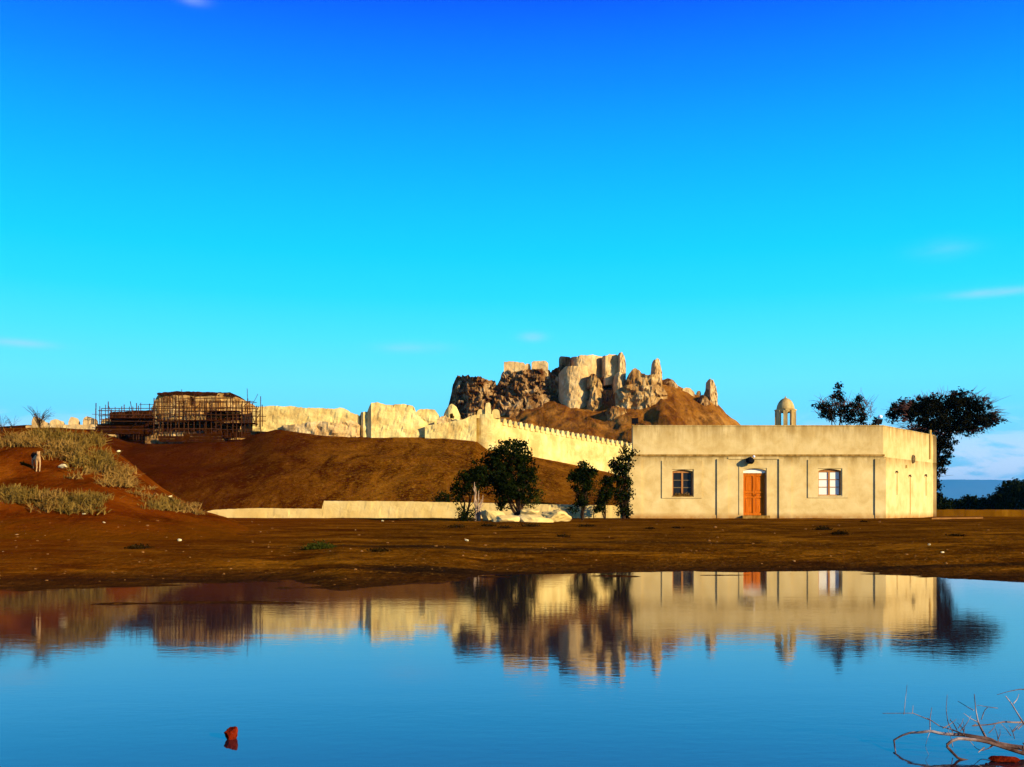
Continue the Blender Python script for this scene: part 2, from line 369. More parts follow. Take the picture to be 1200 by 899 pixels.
def water_mat():
    m = bpy.data.materials.new('lake_water'); m.use_nodes = True; t = NT(m.node_tree)
    pos = t.node('ShaderNodeNewGeometry').outputs['Position']
    b = t.node('ShaderNodeBsdfPrincipled')
    b.inputs['Base Color'].default_value = c3(0.024, 0.010, 0.012)
    b.inputs['Roughness'].default_value = 0.042; b.inputs['IOR'].default_value = 1.42
    n1 = t.noise(t.vmath('MULTIPLY', pos, (0.6, 1.0, 1.0)), 14.0, 3, 0.5, 0.2)
    n2 = t.noise(t.vmath('MULTIPLY', pos, (0.35, 1.0, 1.0)), 3.0, 3, 0.5, 0.2)
    amt = t.ramp(t.noise(t.vmath('MULTIPLY', pos, (0.25, 1.0, 1.0)), 0.30, 2, 0.5), [(0.38, 0.35), (0.62, 1.0)])
    hgt = t.math('MULTIPLY', t.math('ADD', t.math('MULTIPLY', n1, 0.10), t.math('MULTIPLY', n2, 0.16)), amt)
    bp = t.node('ShaderNodeBump'); bp.inputs['Strength'].default_value = 1.0; bp.inputs['Distance'].default_value = 0.007
    t.put(bp.inputs['Height'], hgt); t.put(b.inputs['Normal'], bp.outputs[0])
    o = t.node('ShaderNodeOutputMaterial'); t.l.new(b.outputs[0], o.inputs[0])
    return m
M['water'] = water_mat()

# ------------------------------------------------------------------ terrain heights
SH = [(-400,13.8),(0,14.8),(120,15.4),(200,16.0),(340,16.9),(400,14.7),(435,15.6),(500,16.0),(545,17.4),(570,18.8),(700,18.9),(850,19.8),
      (1000,19.3),(1130,17.4),(1200,16.6),(1600,16.0)]
def pxof(x, y): return CX + F * np.asarray(x) / np.maximum(np.asarray(y, float), 4.0)
def shore(px): return np.interp(px, [a for a, b in SH], [b for a, b in SH])
def ground_z(x, y):
    x = np.asarray(x, float); y = np.asarray(y, float)
    s = y - shore(pxof(x, y))
    z = np.where(s > 0, 0.86 * (1 - np.exp(-np.maximum(s, 0) / 20.0)), np.maximum(0.035 * s, -0.5))
    z = z + 0.030 * fbm(x * 0.5, y * 1.1, 0, 4, 5) + 0.034 * fbm(x * 0.9, y * 3.6, 0, 5, 7, 0.6) * sstep(-2.2, 0, s) * (1 - sstep(3, 9, s)) + sstep(1, 12, s) * 0.05 * fbm(x * 0.16, y * 0.3, 0, 4, 9) \
          + 0.008 * fbm(x * 3.1, y * 4.3, 0, 3, 12)
    # long narrow mud bar off the left bank
    bar = np.exp(-((y - 12.75 - 0.12 * np.sin(x * 1.3)) / 0.16) ** 2) * sstep(-6.0, -5.1, x) * (1 - sstep(-2.9, -2.2, x))
    z = np.maximum(z, np.where(bar > 0.02, -0.05 + 0.068 * bar + 0.016 * fbm(x * 3, y * 6, 0, 3, 31), z))
    bar2 = np.exp(-((y - 18.0 - 0.10 * np.sin(x * 1.7)) / 0.14) ** 2) * sstep(1.1, 1.5, x) * (1 - sstep(2.2, 2.6, x))
    z = np.maximum(z, np.where(bar2 > 0.02, -0.05 + 0.066 * bar2 + 0.02 * fbm(x * 3, y * 6, 0, 3, 32), z))
    for k, (xa, xb, yc, wd) in enumerate(((-3.9, -2.2, 15.35, .13), (-1.9, -0.7, 16.6, .16), (-0.9, 0.3, 17.75, .20), (3.1, 4.7, 18.35, .12), (0.5, 0.95, 17.1, .08),
                                          (-9.3, -7.9, 14.25, .12), (4.9, 5.6, 18.75, .08), (6.6, 8.3, 19.15, .10))):
        q = np.exp(-((y - yc - 0.10 * np.sin(x * 2.1 + k)) / wd) ** 2) * sstep(xa, xa + .4, x) * (1 - sstep(xb - .4, xb, x))
        z = np.maximum(z, np.where(q > 0.02, -0.05 + 0.066 * q + 0.03 * fbm(x * 4, y * 8, 0, 3, 60 + k), z))
    near = 1 - sstep(1.0, 3.2, y)                      # the bank the photographer stands on
    z = z * (1 - near) + near * (0.18 + 0.05 * fbm(x * .4, y * .4, 0, 3, 2))
    return z
MT = [(-500,498),(0,503),(60,501),(100,504),(125,520),(150,540),(190,572),(235,598),(262,606),(290,618),(340,625)]
def mound_z(x, y):
    x = np.asarray(x, float); y = np.asarray(y, float); px = pxof(x, y); g = ground_z(x, y) - 0.1
    zt = CZ + (HY - np.interp(px, [a for a, b in MT], [b for a, b in MT])) * 42 / F
    t = np.clip((y - 26) / (42 - 26), 0, 1)
    s = 0.35 * t + 0.65 * sstep(0, 1, t)
    z = g + np.maximum(zt - g, -0.8) * s
    z = z + (0.20 * fbm(x * 0.5, y * 0.5, 0, 4, 21) + 0.05 * fbm(x * 2.2, y * 2.2, 0, 3, 22)) * np.sin(np.pi * np.clip(t * 0.9, 0, 1)) 
    fall = sstep(48, 62, y)
    return z * (1 - fall) + fall * (g - 0.4)
CR = [(-700,505),(0,500),(30,498),(112,498),(128,506),(150,516),(285,515),(300,508),(325,502),(350,503),(380,506),(425,509),(520,510),(557,514),
      (572,525),(624,535),(666,543),(716,554),(740,561),(800,582),(860,596),(950,600)]
def crestD(px): return np.interp(px, [-700, 575, 735, 900], [105, 105, 124, 140])
def fort_z(x, y):
    x = np.asarray(x, float); y = np.asarray(y, float); px = pxof(x, y)
    Dc = crestD(px); zc = CZ + (HY - np.interp(px, [a for a, b in CR], [b for a, b in CR])) * Dc / F
    g = 0.7
    t = np.clip((y - 73) / (Dc - 73), 0, 1)
    z = g + (zc - g) * np.power(t, 0.78)
    z = z + (0.75 * fbm(x * 0.10, y * 0.10, 0, 4, 41) + 0.22 * fbm(x * 0.6, y * 0.3, 0, 4, 42)) * np.power(np.sin(np.pi * np.clip(t, 0, 1)), 0.8) * sstep(0, 3, zc - g)
    fall = sstep(Dc + 28, Dc + 50, y)
    z = z * (1 - fall) + fall * (-0.6)
    return np.where(y < 73, g - (73 - y) * 0.4, z)
CS = [(480,520),(505,505),(520,488),(560,486),(600,480),(620,472),(645,467),(690,463),(722,464),(745,458),(775,446),(788,448),
      (800,455),(812,462),(830,466),(842,475),(850,483),(858,490),(868,499),(900,522),(950,556),(1000,585),(1040,598)]
def castle_z(x, y):
    x = np.asarray(x, float); y = np.asarray(y, float); px = pxof(x, y)
    Dc = 200.0; zc = CZ + (HY - np.interp(px, [a for a, b in CS], [b for a, b in CS])) * Dc / F
    g = 0.5
    t = np.clip((y - 140) / (Dc - 140), 0, 1)
    z = g + (zc - g) * (0.15 * t + 0.85 * np.power(t, 1.15))
    gul = np.abs(fbm(x * 0.20 + 0.05 * y, y * 0.035, 0, 5, 51, 0.6))
    k = np.power(np.sin(np.pi * np.clip(t, 0, 1)), 0.6) * sstep(0, 8, zc - g)
    z = z - gul * 3.4 * k + (1.3 * fbm(x * 0.09, y * 0.09, 0, 4, 52) + 0.45 * fbm(x * 0.55, y * 0.4, 0, 4, 53)) * k
    z = z + 0.45 * fbm(x * 0.6, y * 0.45, 0, 4, 54, 0.65) * sstep(0, 8, zc - g)
    fall = sstep(222, 262, y)
    return z * (1 - fall) + fall * (-0.6)
def H(x, y):
    return np.maximum(np.maximum(ground_z(x, y), mound_z(x, y)), np.where(np.asarray(y) > 72, fort_z(x, y), -5))
def hit(px, py, d0=4.0, d1=150.0):
    """where the sight line of a photo pixel meets the land"""
    for st in (1.0, 0.04):
        D = np.arange(d0, d1, st); x = (px - CX) * D / F; z = CZ + (HY - py) * D / F
        h = H(x, D); k = np.nonzero(h >= z)[0]
        i = k[0] if len(k) else len(D) - 1
        d0, d1 = max(D[i] - 1.1, 4.0), D[i] + 0.1
    return float(x[i]), float(D[i]), float(h[i])

def sheet(name, xs, ys, zf, m, label=None, smooth=True, kind='structure'):
    xx, yy = np.meshgrid(xs, ys); zz = zf(xx, yy)
    v = np.stack([xx, yy, zz], -1).reshape(-1, 3)
    nx, ny = len(xs), len(ys); i = np.arange(nx * ny).reshape(ny, nx)
    f = np.stack([i[:-1, :-1], i[:-1, 1:], i[1:, 1:], i[1:, :-1]], -1).reshape(-1, 4)
    o = link(name, v, f, m, origin=(0, 0, 0), smooth=smooth)
    return set_tags(o, label, None, None, kind)
def grow(a, step, k, end):
    o = [a]
    while o[-1] < end: o.append(o[-1] + step); step *= k
    return o
xs = sorted(set([-v for v in grow(16, 0.2, 1.08, 27000)] + list(np.arange(-15.9, 15.95, 0.11)) + grow(16, 0.2, 1.08, 27000)))
ys = list(np.arange(-30, 10, 1.0)) + list(np.arange(10, 23, 0.07)) + grow(23.0, 0.09, 1.028, 27500)
sheet('ground', np.array(xs), np.array(ys), ground_z, M['soil'], 'brown dry flat ground around the water')
sheet('earth_mound', np.arange(-45, -6, 0.16), np.arange(25.5, 64, 0.16), mound_z, M['mound'], 'near red earth mound at the left')
sheet('fort_hill', np.arange(-85, 46, 0.33), np.arange(72, 176, 0.33), fort_z, M['slope'], 'long red earth hill below the fort walls')
sheet('castle_hill', np.arange(-45, 90, 0.5), np.arange(139, 264, 0.5), castle_z, M['castle_earth'], 'brown rocky hill carrying the ruined castle')
wv = MB(); wv.box(-120, 120, -1.0, 24, -3.0, 0.0)
wo_ = link('lake_water', [(-120, 1.5, 0), (120, 1.5, 0), (120, 24, 0), (-120, 24, 0)], [(0, 1, 2, 3)], M['water'], origin=(0, 0, 0))
set_tags(wo_, 'calm blue shallow water mirroring the fort', None, None, 'structure')

# far mountains
def mount_z(x, y):
    r = 735 + 90 * fbm(x * 0.00022 + 4, 2.2, 0, 5, 61) - 0.006 * np.abs(x - 12000)
    t = np.exp(-((y - 24500) / 1700.0) ** 2)
    return -8 + (r + 8) * t * (1 + 0.05 * fbm(x * 0.001, y * 0.001, 0, 4, 62))
sheet('mountains', np.arange(-26000, 26000, 200.0), np.arange(20000, 28000, 250.0), mount_z, M['mountain'], 'low range of far blue mountains')

# ------------------------------------------------------------------ ruins: walls, crags, bastions
def slab(name, top, base, D, T, m, parent=None, step=0.35, nz=7, amp=0.25, sc=0.6, rag=0.0, bow=0.0, bowp=2.0, batter=0.0, seed=1,
         dx=0.0, smooth=False, holes=(), **tags):
    """a standing mass whose outline is given in the photo's pixels and whose depth, thickness and relief are real"""
    Df = (lambda p: np.interp(p, [a for a, b in D], [b for a, b in D])) if isinstance(D, (list, tuple)) else (lambda p: np.full_like(np.asarray(p, float), D))
    p0, p1 = top[0][0], top[-1][0]; Dm = float(Df(np.array([(p0 + p1) / 2]))[0])
    n = max(4, int(abs(p1 - p0) * Dm / F / step))
    ps = np.linspace(p0, p1, n + 1)
    if parent is not None and parent.name == 'castle': base = [(a, b + 9) for a, b in base]
    tp = np.interp(ps, [a for a, b in top], [b for a, b in top]); bp = np.interp(ps, [a for a, b in base], [b for a, b in base])
    u = (ps - p0) / (p1 - p0); d0 = Df(ps)
    if rag: tp = tp + rag * (fbm(ps * 0.33, 0.5, 0, 4, seed + 5, 0.75) + 0.5 * vn(np.floor(ps * 0.55), 2.5, 0, seed + 6))
    tp = np.minimum(tp, bp - 0.5)
    rows = []
    ts = np.linspace(0, 1, nz + 1)
    for t in ts:
        py = bp + (tp - bp) * t
        x = (ps - CX) * d0 / F; z = CZ + (HY - py) * d0 / F
        nn = 0.55 * fbm(x * sc, z * sc * 0.7, 0, 5, seed, 0.6) + 0.9 * (0.35 - np.abs(fbm(x * sc * 1.3, z * sc * 0.8, 4.2, 4, seed + 7, 0.6)))
        blk = vn(np.floor(x * sc * 2.6 + 0.5 * np.sin(z * 1.3)), np.floor(z * sc * 3.2), 0, seed + 2)
        y = d0 + bow * np.abs(2 * u - 1) ** bowp + batter * t - amp * (nn + 0.30 * blk)
        for (hx, hy, rx, ry, dep) in holes:
            q = ((ps - hx) / rx) ** 2 + ((py - hy) / ry) ** 2
            y = y + dep * (1 - sstep(0.7, 1.15, q))
        jit = dx * fbm(x * sc * 1.7 + 9, z * sc * 1.7, 0, 3, seed + 3) if dx else 0
        rows.append(np.stack([(ps - CX) * y / F + jit, y, CZ + (HY - py) * y / F], -1))
    yb = d0 + T + bow * np.abs(2 * u - 1) ** bowp
    for py in (tp + 0.3, bp):
        y = np.maximum(yb, rows[nz][:, 1] + 0.2)
        rows.append(np.stack([(ps - CX) * d0 / F, y, CZ + (HY - py) * d0 / F], -1))
    R = len(rows); v = np.stack(rows, 1).reshape(-1, 3)
    i = np.arange((n + 1) * R).reshape(n + 1, R)
    f = []
    for a in range(n):
        for b in range(R):
            c = (b + 1) % R; f.append((i[a, b], i[a + 1, b], i[a + 1, c], i[a, c]))
    f = [tuple(int(k) for k in q) for q in f]
    f.append(tuple(int(k) for k in i[0])); f.append(tuple(int(k) for k in i[n][::-1]))
    return link(name, v, f, m, parent, None, smooth, **tags)

def pts(*a): return list(zip(a[0::2], a[1::2]))

# castle: everything at about 200 m
K = 198.0
castle = empty('castle', tuple(P(650, 470, K)), 'ruined castle of broken walls and bastions crowning the rocky hill', 'castle')
g_crag = dict(step=0.18, nz=34, dx=0.35, bow=2.4)
slab('west_crag', pts(523,486, 526,470, 530,452, 536,441, 546,440, 556,442, 566,443, 575,445, 580,449, 586,455), pts(520,495, 590,486), [(523, K + 8), (535, K + 1), (548, K - 1), (590, K + 1)], 9, M['crag'], castle, amp=3.4, sc=0.42, rag=3, seed=3, **g_crag)
slab('rock_face', pts(580,456, 584,446, 588,437, 594,434, 602,436, 612,434, 622,433, 632,432, 640,431, 645,436), pts(580,490, 610,486, 648,474), K + 1, 10, M['crag'], castle, amp=3.2, sc=0.42, rag=2, seed=5, **g_crag)
slab('rock_face', pts(641,438, 648,434, 656,429, 664,428, 668,432, 671,440), pts(641,474, 672,472), K + 2.5, 8, M['crag'], castle, amp=2.6, sc=0.6, rag=2, seed=8, step=0.3, nz=14, dx=0.3, bow=1.0)
slab('crag_foot', pts(546,484, 560,470, 580,462, 600,466, 625,464, 645,462), pts(546,492, 600,492, 645,478), K - 1.5, 6, M['crag'], castle, amp=2.4, sc=0.5, rag=3, seed=15, step=0.35, nz=10, dx=0.4, bow=2.5)
slab('ruined_wall', pts(590.5,424, 600,423.5, 614,425, 615.5,427), pts(590,438, 616,436), K + 2, 1.2, M['ruin'], castle, amp=0.25, seed=11, step=0.25, rag=0.6)
slab('ruined_wall', pts(623,425, 625,423, 640,423, 642.5,426), pts(623,436, 643,435), K + 2, 1.2, M['ruin'], castle, amp=0.25, seed=12, step=0.25, rag=0.6)
slab('wall_stub', pts(615.5,428, 617,426, 621,426.5, 622,430), pts(615,437, 623,437), K + 2.5, 1.0, M['ruin'], castle, amp=0.2, seed=13, step=0.2)
slab('rock_core', pts(604,446, 640,440, 668,436, 700,442, 725,446, 760,448, 778,450), pts(604,480, 778,478), K + 4, 10, M['crag'], castle, amp=1.5, sc=0.5, rag=1, seed=9, step=0.3, nz=16)
slab('dark_turret', pts(655.5,419, 657,417.5, 664,418, 668,418.5), pts(655,433, 668,432), [(655, K + 5), (668, K - 1)], 2.0, M['crag'], castle, amp=0.3, seed=14, step=0.25)
# great bastion, two rings
slab('bastion_top', pts(664,420, 668,419.5, 672,418, 677,417.6, 682,415.6, 688,416.4, 694,415.6, 700,417.2, 706,417.6), pts(664,432, 706,444), K - 1.0, 8, M['ruin'], castle, amp=0.28, sc=0.9, rag=0.7, bow=3.5, bowp=3, seed=17, step=0.25, nz=8)
slab('bastion', pts(655,438, 662,430, 672,428.5, 687,428.5, 694,430), pts(652,468, 660,470, 690,472, 697,468), K - 3.2, 6, M['ruin'], castle, amp=0.30, sc=0.8, bow=3.6, bowp=3, seed=18, step=0.18, nz=18, batter=0.8, rag=.8)
slab('bastion', pts(705,421, 707,416.5, 710,417, 714,415, 719,415.8, 722,415.2, 724.5,418), pts(705,443, 726,440), [(705, K + 1), (708.5, K - 1.4), (726, K - .6)], 5, M['ruin'], castle, amp=0.35, sc=1.1, rag=.9, bow=0.0, seed=19, step=0.25, nz=8)
slab('pinnacle', pts(723.5,419, 725,414.5, 726.5,412.8, 727.5,414, 729,412.6, 730.5,415.5, 732,417, 733.5,426), pts(723,440, 734,440), [(723.5, K + .2), (726.2, K - 2.4), (734, K - 2)], 2.4, M['ruin'], castle, amp=0.35, sc=1.6, rag=1.0, bow=0.0, seed=20, step=0.1, nz=14)
slab('broken_wall', pts(688,446, 692,438, 700,440, 704,448, 707,456), pts(686,482, 712,482), K - 4.2, 5, M['cliff'], castle, amp=1.4, sc=0.8, rag=2, bow=1.6, seed=22, step=0.25, nz=12, dx=0.25,
     holes=((689.5, 461, 2.2, 6.5, 3.0), (706, 466, 2.4, 6, 3.0)))
slab('broken_wall', pts(702,444, 708,440, 716,440, 722,444, 728,450), pts(702,472, 728,472), K - 1.0, 4, M['crag'], castle, amp=1.0, sc=0.8, rag=1, bow=0.8, seed=23, step=0.25, nz=14, dx=0.2,
     holes=((712.5, 449, 6.5, 7.5, 5.0), (706.5, 431, 1.8, 5, 3.0)))
slab('rounded_stub', pts(719.5,446, 721,438, 725,435.5, 729,437, 732,445, 733,452), pts(719,455, 733,455), K - 3.6, 2.5, M['ruin'], castle, amp=0.35, sc=1, bow=1.2, seed=24, step=0.2, nz=8)
slab('broken_wall', pts(733,448, 737,442, 740,434, 744,432, 748,433, 751,438, 757,439, 764,439, 770,440, 776,444), pts(732,470, 778,466), K - 5.0, 5, M['cliff'], castle, amp=1.4, sc=0.38, rag=1.6, bow=1.2, seed=25, step=0.25, nz=10, dx=0.25)
slab('cliff_foot', pts(722,458, 730,452, 742,450, 756,452, 768,450, 776,452, 782,462), pts(722,470, 735,482, 760,480, 784,468), K - 8.5, 7, M['cliff'], castle, amp=1.9, sc=0.30, rag=2, bow=1.8, seed=26, step=0.25, nz=12, dx=0.3)
slab('cliff_foot', pts(712,480, 718,476, 726,477, 733,478, 734,484), pts(712,486, 724,489, 734,489), K - 11.0, 5, M['cliff'], castle, amp=0.8, sc=0.8, rag=1, bow=1.0, seed=27, step=0.25, nz=6, dx=0.2)
slab('pinnacle', pts(764.5,436, 765.5,425, 767,421, 768.5,421.5, 770,418.6, 771.5,420, 773,422, 774.5,430, 776,436), pts(763,444, 777,444), [(764, K + .5), (767.6, K - 2.8), (777, K - 2.3)], 2.6, M['ruin'], castle, amp=0.4, sc=1.5, rag=1.0, bow=0.0, seed=28, step=0.1, nz=14)
slab('pinnacle', pts(829.5,456, 830,447, 831.5,445, 832.5,443.2, 834,445.5, 835.5,444.5, 837,448, 839,452, 841,462), pts(828,476, 844,477), [(829, K + 3.4), (832.4, K + .6), (844, K + 1)], 2.6, M['ruin'], castle, amp=0.4, sc=1.5, rag=1.0, bow=0.0, seed=29, step=0.1, nz=18)
slab('wall_stub', pts(817,460, 818,458, 820.5,458, 821.5,461), pts(816,468, 823,468), K + 2, 1.0, M['crag'], castle, amp=0.15, seed=30, step=0.15)
slab('wall_stub', pts(825,463, 828,456, 830.5,457, 831,464), pts(824,472, 832,474), K + 2, 1.0, M['crag'], castle, amp=0.15, seed=31, step=0.15)
slab('wall_stub', pts(800,456, 804,454, 809,455, 814,460), pts(799,464, 815,466), K + 1, 1.5, M['ruin'], castle, amp=0.3, seed=32, step=0.2)
slab('rock_outcrop', pts(775,446, 782,443, 789,445, 795,452), pts(774,456, 797,460), K - 1, 4, M['crag'], castle, amp=0.8, seed=33, step=0.3, nz=8, bow=1, rag=1)
slab('rock_outcrop', pts(817,470, 823,463, 829,466, 833,474), pts(816,478, 835,480), K - 2, 3, M['crag'], castle, amp=0.7, seed=34, step=0.3, nz=8, bow=1, rag=1)

# fort curtain walls along the crest
Q = 104.0
slab('ruined_wall', pts(296,479, 302,477, 312,475.5, 340,476, 356,478, 372,478, 392,479, 398,477.5, 404,479, 412,484, 421,487), pts(296,505, 350,508, 380,512, 425,514), Q, 1.2, M['fort'],
     amp=0.18, sc=0.7, rag=1.1, seed=41, step=0.2, nz=10, label='long pale ruined wall between the scaffolding and the high broken wall', cat='wall')
slab('earth_apron', pts(330,499, 350,497, 375,493, 395,496, 412,492, 421,498), pts(330,508, 380,513, 422,514), Q - 1.4, 2, M['ruin'],
     amp=0.5, sc=0.8, rag=1.4, seed=42, step=0.2, nz=6, bow=0.8, label='eroded pinkish footing below the long ruined wall', cat='rubble bank')
slab('broken_wall', pts(421,489, 423,483, 431,482, 432,477, 435,473, 441,471, 446,472, 452,475, 470,473.5, 484,475, 486,482, 490,487, 496,490, 500,494), pts(421,514, 502,516), [(421, Q + 1.4), (424, Q - .6), (431, Q - .4), (434, Q - 1), (484, Q - .6), (502, Q - .3)], 1.8, M['fort'],
     amp=0.30, sc=0.6, rag=1.3, seed=43, step=0.2, nz=10, label='tallest broken pale wall with a jagged top left of the round tower', cat='wall')
slab('broken_wall', pts(487,484, 490,480, 500,479.5, 510,480, 514,486), pts(486,500, 515,500), Q + 3, 1.5, M['fort'],
     amp=0.3, sc=0.7, rag=0.8, seed=44, step=0.2, nz=6, label='short pale wall fragment behind the lower curtain wall', cat='wall')
hut = empty('ruined_turret', tuple(P(530, 497, Q + 3)), 'small cone shaped ruined turret with a dark arched opening', 'turret')
slab('body', pts(520,486, 522,481, 526,475, 530,473, 535,477, 538,484), pts(519,500, 539,500), Q + 2.5, 1.8, M['fort'], hut, amp=0.2, sc=1, seed=45, step=0.12, nz=12, bow=0.8, holes=((529, 488.5, 2.2, 2.6, 1.2),))
slab('curtain_wall', pts(498,499, 512,497, 530,494, 545,491, 552,487, 558,486), pts(498,516, 530,517, 559,522), Q - 1.2, 1.2, M['fort'],
     amp=0.2, sc=0.7, rag=0.5, seed=46, step=0.2, nz=8, label='low pale curtain wall joining the round tower on its left', cat='wall')
slab('loose_wall', pts(512,491, 516,488, 522,487, 527,491, 534,493), pts(511,498, 535,498), Q + 0.8, 1.0, M['ruin'], amp=0.3, sc=1, rag=1.2, seed=47, step=0.15, nz=5, label='brown broken masonry below the cone shaped turret', cat='rubble')

# round tower
tw = empty('round_tower', tuple(P(572, 526, Q)), 'round pale fort tower with a broken battlement at the head of the toothed wall', 'tower')
tcx, tcy = X(571.5, Q + 0.6), Q + 0.6
mb = MB(); rp = []
nth, nzz = 40, 22
zb, ztp = Z(536, Q), Z(486, Q)
vs, fs = [], []
for j in range(nzz + 1):
    t = j / nzz; r0 = 1.62 - 0.34 * t
    for i in range(nth):
        a = 2 * math.pi * i / nth
        r = r0 + 0.07 * float(fbm(math.cos(a) * 2, math.sin(a) * 2, t * 5, 3, 71))
        vs.append((tcx + r * math.cos(a), tcy + r * math.sin(a), zb + (ztp - zb) * t))
fs = [(j*nth+i, j*nth+(i+1) % nth, (j+1)*nth+(i+1) % nth, (j+1)*nth+i) for j in range(nzz) for i in range(nth)]
fs.append(tuple(nzz * nth + i for i in range(nth)))
mb.add(vs, fs); mb.build('tower_body', M['fort'], tw)
slab('broken_battlement', pts(558.5,487, 560,481, 562,479.5, 566,480, 568,484), pts(558,490, 568.5,490), Q - 0.4, 0.6, M['fort'], tw, amp=0.06, seed=51, step=0.1)
slab('broken_battlement', pts(568.5,478, 569.5,472.5, 573,471.5, 575,473, 575.5,480), pts(568,490, 576,490), Q - 0.7, 0.7, M['fort'], tw, amp=0.06, seed=52, step=0.1)
slab('broken_battlement', pts(576.5,483, 578,480, 582,479.5, 585,481, 586,487), pts(576,490, 587,490), Q - 0.5, 0.6, M['fort'], tw, amp=0.06, seed=53, step=0.1)

# toothed wall descending to the right
fw = empty('toothed_wall', tuple(P(660, 545, 115)), 'long pale fort wall with rounded merlons descending from the round tower towards the villa', 'wall')
DW = [(580, 105.0), (760, 127.0)]
slab('wall_body', pts(583,494, 600,497.5, 640,505.5, 680,512.5, 720,519.5, 760,527), pts(583,540, 624,544, 666,552, 716,563, 760,574), DW, 1.1, M['fort'], fw,
     amp=0.10, sc=0.5, seed=61, step=0.3, nz=8)
mv, mf = [], []
arc = [(-0.27, -0.3), (0.27, -0.3), (0.27, 0.10), (0.235, 0.25), (0.16, 0.37), (0.06, 0.43), (-0.06, 0.43), (-0.16, 0.37), (-0.235, 0.25), (-0.27, 0.10)]
n = len(arc)
for yy in (-0.22, 0.22): mv += [(x, yy, z) for x, z in arc]
mf = [tuple(range(n)), tuple(range(2 * n - 1, n - 1, -1))] + [(i, n + i, n + (i + 1) % n, (i + 1) % n) for i in range(n)]
ang = math.atan2(22.0, X(760, 127) - X(580, 105))
px = 589.0; src = None
while px < 752:
    D = float(np.interp(px, [580, 760], [105, 127])); py = float(np.interp(px, [583, 600, 640, 680, 720, 760], [494, 497.5, 505.5, 512.5, 519.5, 527]))
    loc = P(px, py, D) + np.array((0.10, 0.25, 0.0)); s_ = random.uniform(0.93, 1.07)
    if src is None:
        src = link('merlon', np.array(mv), mf, M['fort'], origin=(0, 0, 0)); src.parent = fw
        src.location = loc - np.array(ORG[fw.name]); src.rotation_euler = (0, 0, ang); ORG[src.name] = ORG[fw.name]
    else: piece('merlon', src, fw, loc, ang + random.uniform(-.05, .05), (s_, 1, random.uniform(0.86, 1.08)))
    px += 6.05 * 115 / D * random.uniform(0.97, 1.03) * 0.985

# far left parapet stubs
pl = empty('broken_parapet', tuple(P(80, 500, 103)), 'row of pale broken merlons on the skyline behind the brush at far left', 'parapet')
for k, (a, b, t_) in enumerate([(37, 49, 488), (50, 56, 494), (58, 72, 491), (80, 90, 488.5), (97, 111, 488), (118, 130, 490)]):
    slab('merlon', [(a, t_ + 6 - (k % 3)), (a + 1.5, t_ + 1.5 + (k % 2)), (a + (b - a) * (.3 + .1 * (k % 3)), t_), (b - 3, t_ + .5 + 2 * ((k + 1) % 2)), (b - 1, t_ + 3.5 - (k % 3)), (b, t_ + 5)], [(a, 504), (b, 504)], 103, 0.8, M['ruin'], pl, amp=0.12, seed=80 + k, step=0.12, rag=0.8, nz=4)
slab('wall_body', pts(30,499, 60,497.5, 110,497.5, 135,499), pts(30,508, 135,512), 102.6, 1.0, M['ruin'], pl, amp=0.2, seed=88, step=0.25, rag=0.8, nz=4)
slab('gate_post', pts(7.5,501, 8.5,499.5, 11,499.5, 12,501), pts(7.5,512, 12,512), [(7.5, 47), (12, 45)], 0.35, M['crag'], amp=0.02, seed=90, step=0.06, nz=4, label='dark squat post on the mound top at the far left edge', cat='post')

# big mud tower under scaffolding
mt = empty('mud_tower', tuple(P(235, 518, Q)), 'square mud brick tower wrapped in timber scaffolding on the hill crest', 'tower')
slab('tower_body', pts(178,478, 182,468, 186,461.5, 200,461, 225,460.5, 250,461, 270,461, 276,465, 284,469, 288,474, 300,478, 303,484), pts(176,522, 304,520), Q + 1.0, 5, M['tower_brick'], mt,
     amp=0.35, sc=0.8, rag=0.8, seed=91, step=0.2, nz=16, bow=1.0, bowp=4, holes=((225, 471, 1.3, 3.2, 1.5),))
slab('wall_cap', pts(184,460.5, 200,459, 225,458.6, 250,459.6, 270,460, 275,463), pts(184,462.5, 275,464.5), Q + 0.9, 4, M['board_and_shade'], mt, amp=0.15, seed=92, step=0.25, rag=0.9, nz=2)
slab('low_tower_wing', pts(128,484, 134,482.5, 150,482, 178,480.5), pts(127,520, 179,522), Q + 1.6, 3, M['board_and_shade'], mt, amp=0.3, seed=93, step=0.25, rag=0.7, nz=10)
slab('footing', pts(170,512, 190,508, 215,507, 240,509, 262,511), pts(170,520, 262,520), Q - 1.8, 2, M['crag'], mt, amp=0.4, sc=1.5, seed=94, step=0.2, rag=2.0, nz=4)

